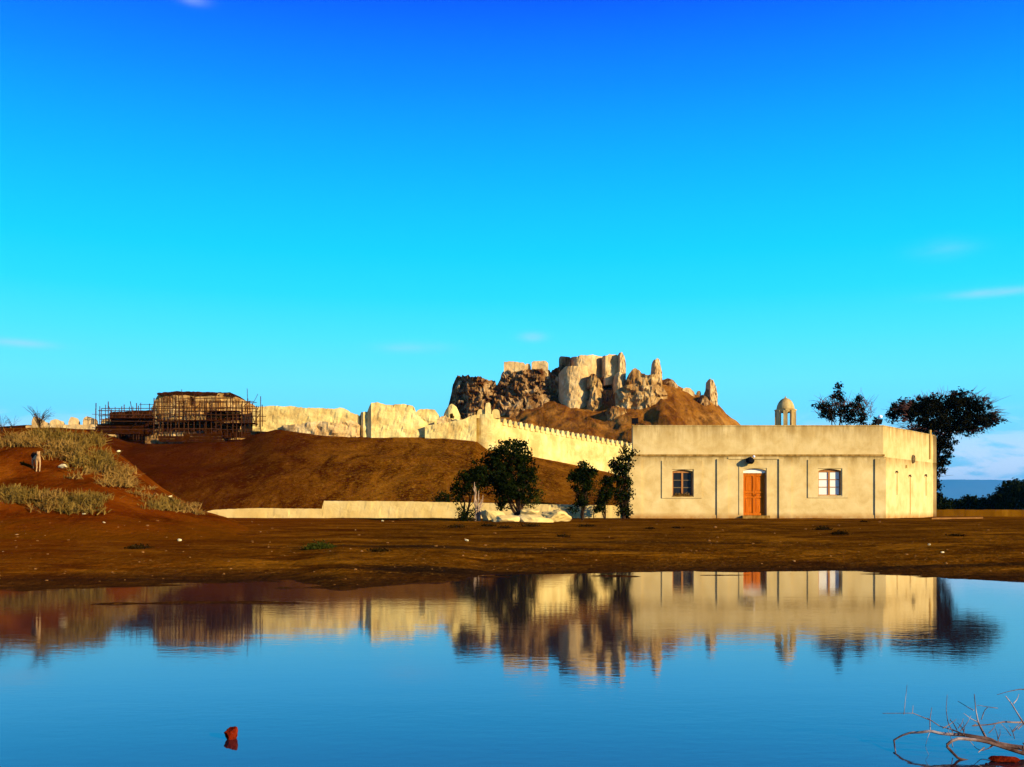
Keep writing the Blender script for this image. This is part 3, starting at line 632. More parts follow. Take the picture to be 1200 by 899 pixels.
sf = empty('scaffolding', tuple(P(210, 515, Q - 2)), 'dense timber pole scaffolding with dark plank decks and panels added as shade around the mud tower', 'scaffolding')
pm = MB(); pm.beam((0, 0, 0), (0, 0, 1), 0.036, n=5); pole = pm.build('pole', M['pole'], origin=(0, 0, 0)); pole.hide_render = False
pole.parent = sf; first = True
def add_pole(a, b, r=1.0):
    global first
    a, b = np.array(a, float), np.array(b, float); d = b - a; L = float(np.linalg.norm(d))
    q = Vector(d).to_track_quat('Z', 'Y').to_euler()
    o = pole if first else piece('pole', pole, sf, a)
    first = False
    o.location = a - np.array(ORG[sf.name]); o.rotation_euler = q; o.scale = (r, r, L)
ptop = lambda p: float(np.interp(p, [110,128,150,178,184,275,290,305,312], [476,478,474,470,466,466,474,476,480]))
for row, Dd in ((0, Q - 1.3), (1, Q - 2.6)):
    p_ = 112.0 if row == 0 else 180.0
    while p_ < (308 if row == 0 else 302):
        tp = ptop(p_) + random.uniform(-4, 6); bt = 510 + random.uniform(-3, 6)
        if p_ < 178: tp = random.choice([472, 475, 478, 482]) + random.uniform(-2, 3)
        if p_ > 292: bt = 500
        add_pole(P(p_, bt, Dd), P(p_ + random.uniform(-.8, .8), tp, Dd), random.uniform(0.9, 1.4))
        p_ += random.uniform(2.6, 5.5) if row == 0 else random.uniform(3.5, 8)
for row, Dd in ((0, Q - 1.35), (1, Q - 2.65)):
    for py in ((467, 472, 477, 482, 487, 492, 499, 505) if row == 0 else (470, 479, 486, 494, 503)):
        a = 180 if py < 478 else 118
        for (s_, e_) in ((a, 215), (205, 262), (252, 300)):
            if py < 470: s_, e_ = max(s_, 186), min(e_, 276)
            if e_ - s_ < 12 or random.random() < 0.12: continue
            add_pole(P(s_ + random.uniform(-3, 3), py + random.uniform(-.8, .8), Dd), P(e_ + random.uniform(-3, 5), py + random.uniform(-.8, .8), Dd), random.uniform(0.8, 1.25))
add_pole(P(305.5, 508, Q - 2), P(305.5, 464.5, Q - 2), 1.2); add_pole(P(290.5, 490, Q - 2), P(290.5, 467, Q - 2)); add_pole(P(293, 490, Q - 2), P(293, 470, Q - 2), .8)
add_pole(P(288, 488, Q - 2.1), P(312, 488, Q - 2.1)); add_pole(P(284, 493.5, Q - 2.1), P(312, 493.5, Q - 2.1))
add_pole(P(163, 474, Q - 2), P(181, 474, Q - 2), .8); add_pole(P(165, 481, Q - 2), P(165, 472, Q - 2), 1.1); add_pole(P(108, 485.5, Q - 2), P(124, 485.5, Q - 2), .8)
add_pole(P(117, 496, Q - 2), P(117, 476, Q - 2), 1.0); add_pole(P(112, 494, Q - 2), P(112, 479, Q - 2), .7)
for k in range(46):
    a = random.uniform(126, 300); b = random.uniform(486, 506) if a < 178 else random.uniform(470, 508); add_pole(P(a, b, Q - random.uniform(1.2, 2.8)), P(a + random.uniform(-9, 9), b - random.uniform(6, 16), Q - random.uniform(1.2, 2.8)), random.uniform(.7, 1.1))
def shade_boards(p0, p1, y0, y1, D, nrow, wob=0.5):  # added near-black panels standing in for the deep shade under the decks
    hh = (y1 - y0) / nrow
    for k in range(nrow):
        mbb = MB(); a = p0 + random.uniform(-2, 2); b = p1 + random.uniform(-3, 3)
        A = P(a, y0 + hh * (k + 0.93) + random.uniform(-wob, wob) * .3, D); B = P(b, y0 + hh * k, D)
        mbb.box(A[0], B[0], D + random.uniform(-.03, .03), D + 0.06 + random.uniform(0, .03), A[2], B[2]); mbb.build('board_and_shade', M['board_and_shade'], sf)
shade_boards(186, 222, 511, 518, Q - 2.7, 4); shade_boards(215, 262, 508, 519, Q - 2.7, 6); shade_boards(262, 296, 506, 513, Q - 2.2, 4); shade_boards(190, 250, 494, 505, Q - 1.5, 6); shade_boards(240, 262, 483, 511, Q - 1.55, 9); shade_boards(259, 284, 484, 493, Q - 1.5, 5)
shade_boards(130, 176, 491, 509, Q - 1.5, 9); shade_boards(112, 134, 497, 509, Q - 1.5, 5); shade_boards(164, 186, 497, 503, Q - 1.45, 2); shade_boards(262, 282, 497, 513, Q - 1.5, 6)
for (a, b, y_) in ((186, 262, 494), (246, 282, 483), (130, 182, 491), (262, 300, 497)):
    mbb = MB(); mbb.box(X(a, Q - 2), X(b, Q - 2), Q - 2.8, Q - 1.2, Z(y_, Q - 2), Z(y_, Q - 2) + 0.07); mbb.build('deck', M['board_and_shade'], sf)

# ------------------------------------------------------------------ low boundary wall
slab('boundary_wall', pts(238,601, 250,597.5, 300,595.5, 340,596, 377.6,596.2, 378,587, 470,587.5, 560,589.3, 640,591, 735,592.5), pts(238,610, 735,609), [(238, 57.5), (735, 55.25)], 0.35, M['low_wall'],
     amp=0.05, sc=0.8, rag=0.35, seed=101, step=0.12, nz=4, label='long low ochre wall running along the foot of the red hill', cat='wall')

# ------------------------------------------------------------------ villa
D0 = 55.0; LX, RX = X(741.5, D0), X(1035, D0); ZT = Z(499.5, D0); ZG = 0.45
vil = empty('villa', ((LX + RX) / 2, D0 + 5, 0.7), 'flat roofed cream plastered villa with an orange door between two windows', 'building')
def cellwall(xc, zc, solid, y0, y1):
    b = MB(); nx, nz = len(xc) - 1, len(zc) - 1
    S_ = lambda i, k: 0 <= i < nx and 0 <= k < nz and solid(i, k)
    for i in range(nx):
        for k in range(nz):
            if not solid(i, k): continue
            x0, x1, z0, z1 = xc[i], xc[i+1], zc[k], zc[k+1]
            b.add([(x0,y0,z0),(x1,y0,z0),(x1,y0,z1),(x0,y0,z1)], [(0,1,2,3)])
            b.add([(x0,y1,z0),(x1,y1,z0),(x1,y1,z1),(x0,y1,z1)], [(3,2,1,0)])
            if not S_(i-1,k): b.add([(x0,y0,z0),(x0,y0,z1),(x0,y1,z1),(x0,y1,z0)], [(0,1,2,3)])
            if not S_(i+1,k): b.add([(x1,y0,z0),(x1,y1,z0),(x1,y1,z1),(x1,y0,z1)], [(0,1,2,3)])
            if not S_(i,k-1): b.add([(x0,y0,z0),(x0,y1,z0),(x1,y1,z0),(x1,y0,z0)], [(0,1,2,3)])
            if not S_(i,k+1): b.add([(x0,y0,z1),(x1,y0,z1),(x1,y1,z1),(x0,y1,z1)], [(0,1,2,3)])
    return b
x_ = lambda p: X(p, D0)
z_ = lambda p: Z(p, D0)
W1 = (x_(788), x_(812), z_(582), z_(550.5)); DR = (x_(871), x_(898), z_(605), z_(549)); W2 = (x_(959), x_(986), z_(581.5), z_(549.5))
xc = [LX, W1[0], W1[1], DR[0], DR[1], W2[0], W2[1], RX]; zc = [ZG, DR[2], W1[2], W2[2] + .001, W1[3], W2[3] + .001, DR[3] + .002, ZT]
zc = sorted(zc)
def solid(i, k):
    xm = (xc[i] + xc[i+1]) / 2; zm = (zc[k] + zc[k+1]) / 2
    for (a, b, c, d) in (W1, DR, W2):
        if a < xm < b and c < zm < d + 0.003: return False
    return True
REC = 0.20
cellwall(xc, zc, solid, D0, D0 + REC + 0.25).build('front_wall', M['plaster'], vil)
def wallpoly(name, a, b, th, z0, z1, inward, m=M['plaster'], step=0):
    a, b, iw = np.array(a), np.array(b), np.array(inward); q = MB()
    q.prism([tuple(a), tuple(b), tuple(b + iw * th), tuple(a + iw * th)], z0, z1); return q.build(name, m, vil)
R0 = (RX, D0 + 0.003); R1 = (X(1095, 62.3), 62.3); B1 = (X(800, 70), 70.0)
dv = np.array(R1) - np.array(R0); dv /= np.linalg.norm(dv); nrm = np.array((dv[1], -dv[0])); 
wallpoly('side_wall', R0, R1, 0.3, ZG, ZT - 0.003, -nrm)
wallpoly('side_wall', (LX, D0 + 0.46), B1, 0.3, ZG, ZT - 0.004, (1, 0))
wallpoly('back_wall', B1, R1, 0.3, ZG, ZT - 0.006, (0, -1))
q = MB(); q.prism([(LX + .3, D0 + .46), (RX - .2, D0 + .46), (R1[0] - .5, R1[1] - .3), (B1[0] + .4, B1[1] - .5)], ZT - 0.75, ZT - 0.6); q.build('roof', M['plaster'], vil)
def vbox(name, a, b, t, bt, pr, m=M['plaster'], y=0.0, th=0.0):
    q = MB(); q.box(x_(a), x_(b), D0 - pr + y, D0 + y + th + 0.02, z_(bt), z_(t)); return q.build(name, m, vil)
# string course, raised parapet band
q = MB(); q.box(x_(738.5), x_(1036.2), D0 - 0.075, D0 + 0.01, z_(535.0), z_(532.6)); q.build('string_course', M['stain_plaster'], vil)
q = MB(); q.box(LX - 0.03, RX + 0.02, D0 - 0.03, D0 + 0.28, ZT + 0.002, ZT + 0.055)
q.build('parapet_cap', M['plaster'], vil)
q = MB(); a = np.array(R0) + nrm * 0.02 + dv * 0.02; b = np.array(R1) + nrm * 0.02
q.prism([tuple(a), tuple(b), tuple(b - nrm * .34), tuple(a - nrm * .34)], ZT + 0.001, ZT + 0.054); q.build('parapet_cap', M['plaster'], vil)
for (a, b) in ((736.8, 751.5), (840, 853), (912.6, 927), (1025, 1037.6)):
    q = MB(); lx, rx = x_(a), x_(b)
    if a < 740: q.box(lx, rx, D0 - 0.075, D0 + 0.30, ZG, z_(535.2))
    elif a > 1020:
        q.prism([(lx, D0 - 0.075), (rx, D0 - 0.075), (rx + 0.04, D0 + 0.12), (lx, D0 + 0.01)], ZG, z_(538))
    else: q.box(lx, rx, D0 - 0.075, D0 + 0.012, ZG, z_(538))
    q.build('pilaster', M['plaster'], vil)
vbox('lintel_band', 853.2, 912.4, 535.2, 538.2, 0.05)
vbox('cornice_band', 751.7, 1038, 535.15, 536.4, 0.03)
vbox('plinth', 751.7, 839.9, 603.6, 616, 0.035); vbox('plinth', 927.1, 1024.9, 603.6, 616, 0.035); vbox('plinth', 853.2, 866, 603.6, 616, 0.03)
def ring(name, a, b, t, bt, ia, ib, it, ibt, pr, m, parent=None, y=0.0, th=0.02):
    xs_ = [x_(a), x_(ia), x_(ib), x_(b)]; zs_ = [z_(bt), z_(ibt), z_(it), z_(t)]
    if ibt >= bt: zs_ = [z_(bt), z_(it), z_(t)]; s2 = lambda i, k: not (i == 1 and k == 0)
    else: s2 = lambda i, k: not (i == 1 and k == 1)
    return cellwall(xs_, zs_, s2, D0 - pr + y, D0 + y + th).build(name, m, parent or vil)
ring('window_surround', 775.5, 822.5, 540, 583.8, 787.2, 812.8, 550.0, 582.4, 0.05, M['plaster'])
ring('window_surround', 946.5, 994, 538.8, 583.4, 958.2, 986.8, 549.0, 581.9, 0.05, M['plaster'])
ring('door_surround', 866, 903, 545, 607, 870.6, 898.4, 548.6, 608, 0.035, M['plaster'])
# shallow arch heads filling the corners of each opening
def spandrel(name, a, b, ztop, rise, m=M['plaster'], y0=0.0):
    xa, xb = x_(a), x_(b); n = 10; q = MB(); vs = []
    for i in range(n + 1):
        u = i / n; x = xa + (xb - xa) * u; zz = z_(ztop) - rise * (2 * u - 1) ** 2
        for y in (D0 + y0, D0 + REC): vs += [(x, y, z_(ztop) + 0.001), (x, y, zz - 0.002)]
    fs = []
    for i in range(n):
        o = 4 * i; fs += [(o, o+1, o+5, o+4), (o+2, o+6, o+7, o+3), (o+1, o+3, o+7, o+5)]
    q.add(vs, fs); q.build(name, m, vil)
spandrel('arch_head', 788, 812, 550.5, 0.09); spandrel('arch_head', 871, 898, 549, 0.11); spandrel('arch_head', 959, 986, 549.5, 0.11)
def window(a, b, t, bt, m, sill_m, lab):
    xa, xb, za, zb = x_(a), x_(b), z_(bt), z_(t); y = D0 + REC
    fr = MB(); fw_ = 0.07
    fr.box(xa, xa + fw_, y - .05, y + .03, za, zb); fr.box(xb - fw_, xb, y - .05, y + .03, za, zb)
    fr.box(xa + fw_, xb - fw_, y - .05, y + .03, za, za + .09); fr.box(xa + fw_, xb - fw_, y - .05, y + .03, zb - .17, zb)
    wn = fr.build('window', M['frame_wood'], vil); wn['label'] = lab
    xm = (xa + xb) / 2
    mu = MB(); mu.box(xm - .05, xm + .05, y - .052, y + .025, za + .09, zb - .17); mu.build('mullion', M['frame_wood'], wn)
    x0, x1, z0, z1 = xa + fw_, xb - fw_, za + .09, zb - .17
    for k in (1, 2):
        zz = z0 + (z1 - z0) * k / 3
        for (p, q_) in ((x0, xm - .05), (xm + .05, x1)):
            bb = MB(); bb.box(p, q_, y - .035, y + .015, zz - .018, zz + .018); bb.build('glazing_bar', M['frame_wood'] if m is M['white_pane'] else M['grey'], wn)
    for k in range(3):
        for (p, q_) in ((x0, xm - .05), (xm + .05, x1)):
            zz0 = z0 + (z1 - z0) * k / 3 + (.018 if k else 0); zz1 = z0 + (z1 - z0) * (k + 1) / 3 - (.018 if k < 2 else 0)
            bb = MB(); bb.box(p, q_, y + .002, y + .008, zz0, zz1); bb.build('pane', m, wn)
    sl = MB(); sl.box(xa + .001, xb - .001, D0 - .04, y - .051, za - .0, za + .035); sl.build('sill', sill_m, wn)
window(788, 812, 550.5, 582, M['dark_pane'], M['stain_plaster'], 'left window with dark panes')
window(959, 986, 549.5, 581.5, M['white_pane'], M['plaster'], 'right window with white panes')
# door
y = D0 + REC; xa, xb, za, zb = x_(871), x_(898), z_(605), z_(554.2)
fr = MB(); fr.box(xa, xa + .05, y - .05, y + .05, za, zb); fr.box(xb - .05, xb, y - .05, y + .05, za, zb); fr.box(xa + .05, xb - .05, y - .05, y + .05, zb - .06, zb)
dr = fr.build('door', M['frame_wood'], vil)
q = MB(); q.box(xa, xb, y - .04, y + .06, zb + .002, z_(548.6)); q.build('fanlight_panel', M['white_plaster'], dr)
xm = (xa + xb) / 2
for s_, (p, q_) in enumerate(((xa + .05, xm - .004), (xm + .004, xb - .05))):
    lf = MB(); z0, z1 = za + .05, zb - .065; wst = .065
    lf.box(p, p + wst, y - .02, y + .03, z0, z1); lf.box(q_ - wst, q_, y - .02, y + .03, z0, z1)
    rails = [z0, z0 + (z1 - z0) * .44, z0 + (z1 - z0) * .56, z1]
    for r0, r1 in ((z0, z0 + .12), (z0 + (z1 - z0) * .42, z0 + (z1 - z0) * .46), (z0 + (z1 - z0) * .54, z0 + (z1 - z0) * .58), (z1 - .10, z1)):
        lf.box(p + wst, q_ - wst, y - .018, y + .028, r0, r1)
    lf.build('leaf', M['wood'], dr)
    for r0, r1 in ((z0 + .12, z0 + (z1 - z0) * .42), (z0 + (z1 - z0) * .46, z0 + (z1 - z0) * .54), (z0 + (z1 - z0) * .58, z1 - .10)):
        pn = MB(); pn.box(p + wst, q_ - wst, y + .03, y + .04, r0, r1); pn.box(p + wst + .06, q_ - wst - .06, y + .008, y + .03, r0 + .06, r1 - .06); pn.build('panel', M['wood'], dr)
q = MB(); q.tube([(xm + .05, y - .02, (za + zb) / 2), (xm + .05, y - .07, (za + zb) / 2), (xm + .05, y - .07, (za + zb) / 2 - .1)], [.015, .015, .015]); q.build('handle', M['black'], dr)
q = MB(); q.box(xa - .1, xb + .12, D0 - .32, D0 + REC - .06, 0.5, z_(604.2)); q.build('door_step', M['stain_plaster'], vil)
# side wall fittings
def side(t, out=0.0, zz=0.0): 
    p = np.array(R0) + (np.array(R1) - np.array(R0)) * t + nrm * out; return np.array((p[0], p[1], zz))
def sidepx(px, py, out=0.0):
    # where a column of the picture meets the side wall
    ts = np.linspace(0, 1, 400); q = np.array([side(t, out) for t in ts]); pp = CX + F * q[:, 0] / q[:, 1]
    i = int(np.argmin(np.abs(pp - px))); D = q[i, 1]; return np.array((q[i, 0], D, Z(py, D)))
for (p, t, b) in ((1051.5, 552.5, 580), (1067, 557, 603), (1085.5, 556.5, 581)):
    q = MB(); a = sidepx(p, t, .04); q.tube([a, sidepx(p, b, .04)], [.017, .017], 6); q.build('conduit', M['pipe'], vil)
    q = MB(); q.tube([sidepx(p, t, .0), sidepx(p, t, .10), sidepx(p + .6, t + 1.8, .14)], [.05, .05, .045], 6); q.build('bracket', M['grey'], vil)
q = MB(); q.tube([sidepx(1062.5, 545, .05), sidepx(1062.5, 548.5, .05)], [.05, .05], 6); q.build('bracket', M['pipe'], vil)
q = MB()
for k in range(14):
    a, b = 2 * math.pi * k / 14, 2 * math.pi * (k + 1) / 14
    c = sidepx(1070.6, 538, .05); e1 = np.array((dv[0], dv[1], 0)); e3 = np.array((0, 0, 1.))
    q.tube([c + .22 * (math.cos(a) * e1 + math.sin(a) * e3), c + .22 * (math.cos(b) * e1 + math.sin(b) * e3)], [.045, .045], 5)
for k in range(4):
    a = k * math.pi / 2 + .5; q.tube([c, c + .2 * (math.cos(a) * e1 + math.sin(a) * e3)], [.05, .035], 5)
q.build('vent_fan', M['grey'], vil)
q = MB(); q.tube([sidepx(1090, 504, .05), sidepx(1090, 538, .05)], [.075, .075], 8); q.build('downpipe', M['pipe'], vil)

# things on or against the villa
def floodlight(base, label, aim, s=1.0, wh=False):
    e = empty('floodlight', tuple(base), label, 'lamp')
    b = np.array(base, float)
    q = MB(); q.tube([b + (0, 0, -.02), b + (0, 0, .10 * s)], [.05 * s, .04 * s], 8); q.build('bracket', M['black'], e)
    a = np.array(aim, float); a /= np.linalg.norm(a); sdv = np.cross(a, (0, 0, 1)); sdv /= np.linalg.norm(sdv); u = np.cross(sdv, a)
    c = b + np.array((0, 0, .26 * s)); vs = []
    for (d, h) in ((-.12, .09), (.02, .17), (.10, .19)):
        for (i, j) in ((-1, -1), (1, -1), (1, 1), (-1, 1)): vs.append(c + s * (d * a + i * h * sdv + j * h * .85 * u))
    fs = [(3, 2, 1, 0), (8, 9, 10, 11)] + [(r*4+k, r*4+(k+1) % 4, (r+1)*4+(k+1) % 4, (r+1)*4+k) for r in (0, 1) for k in range(4)]
    q = MB(); q.add(vs, fs); q.build('housing', M['black'], e)
    if wh:
        q = MB(); cc = c + s * np.array((.10, 0, .26)); q.lathe(cc[0], cc[1], [(.02*s, cc[2]-.1*s), (.10*s, cc[2]-.08*s), (.13*s, cc[2]), (.10*s, cc[2]+.07*s), (.01, cc[2]+.1*s)], 12); q.build('lamp_globe', M['white'], e)
    return e
fl = floodlight((X(744.5, D0 + .2), D0 + .2, ZT + .05), 'small black floodlight on the left corner of the villa roof', (-.4, -1, -.1), 1.0)
floodlight((X(1029.5, D0 + .2), D0 + .2, ZT + .05), 'black lamp with a white globe on the right corner of the villa roof', (.3, -1, -.5), 0.95, True)
b = np.array((x_(877.8), D0 - .15, z_(541)))
e = empty('wall_lamp', tuple(b), 'black lamp with a small white bulb above the orange door', 'lamp')
q = MB(); q.tube([b + (.06, .15, .22), b + (.06, 0, .24), b + (0, -.1, .2)], [.03, .03, .03], 6); q.build('arm', M['black'], e)
q = MB(); q.lathe(b[0], b[1] - .12, [(.12, b[2] - .14), (.22, b[2] - .04), (.24, b[2] + .08), (.12, b[2] + .2), (.04, b[2] + .24)], 12); q.build('lamp_shade', M['black'], e)
q = MB(); q.lathe(b[0] + .21, b[1] - .1, [(.01, b[2] + .2), (.06, b[2] + .22), (.07, b[2] + .28), (.01, b[2] + .34)], 10); q.build('bulb', M['white'], e)

rw = np.random.default_rng(77); nn_ = 420; p = np.stack([rw.uniform(x_(791), x_(808), nn_), rw.uniform(D0 + .02, D0 + .13, nn_), z_(582) + .05 + np.abs(rw.normal(0, .07, nn_))], -1)
a = rw.normal(size=(nn_, 3)); a /= np.linalg.norm(a, axis=1)[:, None]; b = np.cross(a, rw.normal(size=(nn_, 3))); b /= np.linalg.norm(b, axis=1)[:, None]
link('dry_weed', np.stack([p - a * .035, p + b * .016, p + a * .035, p - b * .016], 1).reshape(-1, 3), np.arange(4 * nn_).reshape(nn_, 4), M['straw'], label='dry yellow weed on the sill of the left villa window', cat='weed')

# domed cupola standing behind the parapet
cd = 60.0; cxx, cyy = X(920.5, cd), cd; r6 = 0.55
cu = empty('cupola', (cxx, cyy, ZT - .6), 'small domed cupola with open arches rising above the villa roof', 'cupola')
q = MB(); q.lathe(cxx, cyy, [(r6 + .08, ZT - .6), (r6 + .08, Z(505, cd))], 8, math.pi / 8); q.build('base', M['plaster'], cu)
for k in range(8):
    a = math.pi / 8 + k * math.pi / 4 + 0.12; c = np.array((cxx + r6 * math.cos(a), cyy + r6 * math.sin(a)))
    q = MB(); t_ = np.array((-math.sin(a), math.cos(a))) * .125; nn = np.array((math.cos(a), math.sin(a))) * .07
    q.prism([tuple(c - t_ - nn), tuple(c - t_ + nn), tuple(c + t_ + nn), tuple(c + t_ - nn)], Z(505, cd) + .001, Z(481.5, cd)); q.build('pillar', M['plaster'], cu)
    # arch head between pillars
    a2 = a + math.pi / 4; c2 = np.array((cxx + r6 * math.cos(a2), cyy + r6 * math.sin(a2))); q = MB(); vs = []; n = 8
    d_ = (c2 - c); out_ = np.array((math.cos(a + math.pi / 8), math.sin(a + math.pi / 8))) * .05
    for i in range(n + 1):
        u = .1 + .8 * i / n; zz = Z(482, cd) - .20 * abs(2 * (i / n) - 1) ** 2
        for s_ in (-1, 1):
            w_ = c + d_ * u + out_ * s_; vs += [(w_[0], w_[1], Z(481.5, cd) - .002), (w_[0], w_[1], zz - .05)]
    fs = []
    for i in range(n):
        o = 4 * i; fs += [(o, o+1, o+5, o+4), (o+2, o+6, o+7, o+3), (o+1, o+3, o+7, o+5)]
    q.add(vs, fs); q.build('arch', M['plaster'], cu)
zz = Z(481.5, cd)
q = MB(); q.lathe(cxx, cyy, [(r6 + .1, zz), (r6 + .1, zz + .07), (r6 - .02, zz + .075)], 8, math.pi / 8 + .12); q.build('cornice', M['plaster'], cu)
q = MB(); hd = Z(466.5, cd) - zz - .08
q.lathe(cxx, cyy, [((r6 - .02) * math.cos(t) ** .95, zz + .076 + hd * math.sin(t) ** 1.15) for t in np.linspace(0, math.pi / 2 * .985, 12)], 24); q.build('dome', M['plaster'], cu, smooth=True)
q = MB(); q.lathe(cxx, cyy, [(.05, zz + .05 + hd), (.06, zz + .1 + hd), (.01, zz + .2 + hd)], 8); q.build('finial', M['plaster'], cu)

# ------------------------------------------------------------------ right-hand mud wall in upright panels, and paving strip
mw = empty('mud_wall', (X(1150, 63), 63, .7), 'low brown mud wall of upright panels running right from behind the villa', 'wall')
p_ = 1096.0; k = 0
while p_ < 1330:
    wd = random.uniform(8, 13); D = 63.2; q = MB(); tz = Z(597.3, D) + random.uniform(-.015, .015)
    q.box(X(p_, D) + .003, X(p_ + wd, D) - .003, D + random.uniform(-.02, .02), D + .35, .3, tz); q.build('panel', M['mudwall'], mw); p_ += wd; k += 1
q = MB(); a, b_, c_, d_ = [P(*t) for t in ((1092, 612.3, 52), (1152, 609.6, 54), (1152, 608.0, 57), (1098, 609.2, 56.5))]
gz = lambda p: float(ground_z(p[0], p[1])) + .07
vs = [(p[0], p[1], gz(p)) for p in (a, b_, c_, d_)] + [(p[0], p[1], gz(p) - .3) for p in (a, b_, c_, d_)]
q.add(vs, [(0, 1, 2, 3), (4, 7, 6, 5), (0, 4, 5, 1), (1, 5, 6, 2), (2, 6, 7, 3), (3, 7, 4, 0)])
q.build('paving_strip', M['pebble'], None, None, label='pale cracked paving strip beside the right corner of the villa', cat='paving strip')

# ------------------------------------------------------------------ foliage
def leaves(clumps, size, density, seed, sub=0.28, jitter=0.16, flat=0.0):
    """clumps: (centre xyz, radii xyz). Leaves gather in small tufts spread through each volume."""
    r = np.random.default_rng(seed); out = []
    for (c, R_) in clumps:
        c = np.array(c, float); R_ = np.array(R_, float)
        vol = R_[0] * R_[2]; nt = max(10, int(7.0 * density * vol / (sub * sub)))
        d = r.normal(size=(nt, 3)); d /= np.linalg.norm(d, axis=1)[:, None]
        rr = r.uniform(0.25, 1.0, nt) ** 0.6
        rr *= 1 + jitter * fbm(d[:, 0] * 2.3, d[:, 1] * 2.3, d[:, 2] * 2.3, 3, seed) * 1.6
        tc_ = c + d * rr[:, None] * R_
        nl = 26
        off = r.normal(size=(nt, nl, 3)) * sub * 0.42 * np.array((1, 1, 0.8 - flat * .4))
        out.append((tc_[:, None, :] + off).reshape(-1, 3))
    p = np.vstack(out); n = len(p)
    a = r.normal(size=(n, 3)); a /= np.linalg.norm(a, axis=1)[:, None]
    b = np.cross(a, r.normal(size=(n, 3))); b /= np.linalg.norm(b, axis=1)[:, None]
    s = size * r.uniform(0.6, 1.4, (n, 1))
    v = np.stack([p - a * s, p + b * s * .5, p + a * s, p - b * s * .5], 1).reshape(-1, 3)
    f = np.arange(4 * n).reshape(n, 4)
    return v, f
def limbs(base, tips, r0, seed, wig=0.12, n=6):
    q = MB(); rr = random.Random(seed); base = np.array(base, float)
    for t in tips:
        t = np.array(t, float); L = np.linalg.norm(t - base); p = []
        for i in range(n + 1):
            u = i / n; e = np.array([rr.uniform(-1, 1) * wig * L * .35 * math.sin(math.pi * u) for _ in range(3)])
            bend = np.array((t[0] - base[0], t[1] - base[1], 0)) * (u ** 1.6 - u) * .7
            p.append(base + (t - base) * u + e + bend)
        q.tube(p, [r0 * (1 - .8 * i / n) for i in range(n + 1)], 6)
        for k in range(3):
            s_ = p[2 + k]; d = np.array([rr.uniform(-1, 1), rr.uniform(-1, 1), rr.uniform(0, 1)]) * L * .22
            q.tube([s_, s_ + d * .5 + (0, 0, .03), s_ + d], [r0 * .35, r0 * .22, r0 * .08], 5)
    return q
def cl(px, py, rx, ry, D, dd=0.0, ty=None):
    c = P(px, py, D + dd); k = D / F
    return (c, (rx * k, (ty if ty else (rx + ry) / 2) * k, ry * k))
def tree(name, D, trunk_px, trunk_py, clumps, label, cat='tree', m='leaf', bark='dbark', size=.07, dens=1.0, sub=.26, r0=.09, seed=1, extra_trunks=(), group=None, tips=None, jitter=.16):
    bx, by = X(trunk_px, D), D; bz = float(H(bx, by)) - .08
    e = empty(name, (bx, by, bz), label, cat, group)
    cs = [cl(*c[:4], D, *(c[4:])) for c in clumps]
    if name == 'far_tree': cs.append(cl(trunk_px, 595, 17, 4.5, D))
    tp = [c for c, _ in cs][: (tips or 7)]
    q = limbs((bx, by, bz), tp, r0, seed); q.build('trunk', M[bark], e)
    for k, (tx, tt) in enumerate(extra_trunks):
        q = limbs((X(tx, D), D - .3, float(H(X(tx, D), D - .3)) - .08), [P(a, b, D - .45) for a, b in tt], r0 * 1.2, seed + 9 + k); q.build('trunk', M['bark'], e)
    v, f = leaves(cs, size, dens, seed, sub, jitter); link('crown', v, f, M[m], e)
    return e
tree('dense_tree', 48.0, 609, 600, [(598,530,22,17),(585,540,18,16),(612,531,10,17),(575,557,22,22),(600,560,26,25),(618,552,11,14),(595,577,17,14),(610,575,18,16),(588,592,6,7),(560,548,12,11)],
     'tall dense dark green tree in front of the low ochre wall', dens=.85, r0=.10, seed=11)
tree('small_tree', 47.0, 546, 607, [(541,566,13,14),(553,566,12,15),(562,556,10,12),(536,580,7,8)], 'small dark tree with forked pale trunks left of the tall dense tree', dens=.9, r0=.06, seed=12,
     extra_trunks=((558, ((556, 565), (561, 575), (564, 585))), (561, ((566, 580), (557, 570)))))
tree('low_bush', 60.0, 519, 600, [(521,583,9,7),(515,585,6,5),(519,592,8,6)], 'low dark bush behind the ochre wall left of the small forked tree', 'bush', dens=1.0, r0=.03, seed=13, size=.06)
tree('low_bush', 46.0, 553, 609, [(553,604,7,7),(545,607,5,4),(541,601,2.5,7)], 'dark weedy bush around the forked pale trunks', 'bush', m='leaf', dens=.9, r0=.02, seed=14, size=.05)
tree('olive_bush', 49.0, 621, 598, [(621,588,11,11),(630,580,7,9),(613,590,8,8),(625,562,4,9)], 'thin olive bush at the right side of the tall dense tree', 'bush', m='leaf2', dens=.42, r0=.03, seed=15, size=.05)
tree('slender_tree', 50.0, 683, 606, [(682,548,8,8),(676,556,10,7),(688,557,9,9),(683,570,11,16),(682,588,8,9),(671,560,6,4),(694,553,4,4)], 'slender dark tree standing alone between the tall tree and the villa', dens=.72, r0=.05, seed=16, sub=.2)
tree('low_bush', 51.0, 671, 600, [(671,596,7,5)], 'drooping dark bush at the left of the slender tree', 'bush', m='leaf', dens=.5, r0=.02, seed=17, size=.05)
tree('olive_bush', 55.0, 696, 598, [(697,575,12,18)], 'loose olive bush between the slender tree and the villa hedge trees', 'bush', m='leaf2', dens=.2, r0=.03, seed=18, size=.05)
tree('corner_tree', 52.0, 709, 606, [(712,572,9,16),(706,585,8,10),(703,595,5,7)], 'shorter dark tree just left of the villa corner tree', dens=.8, r0=.05, seed=19, sub=.2)
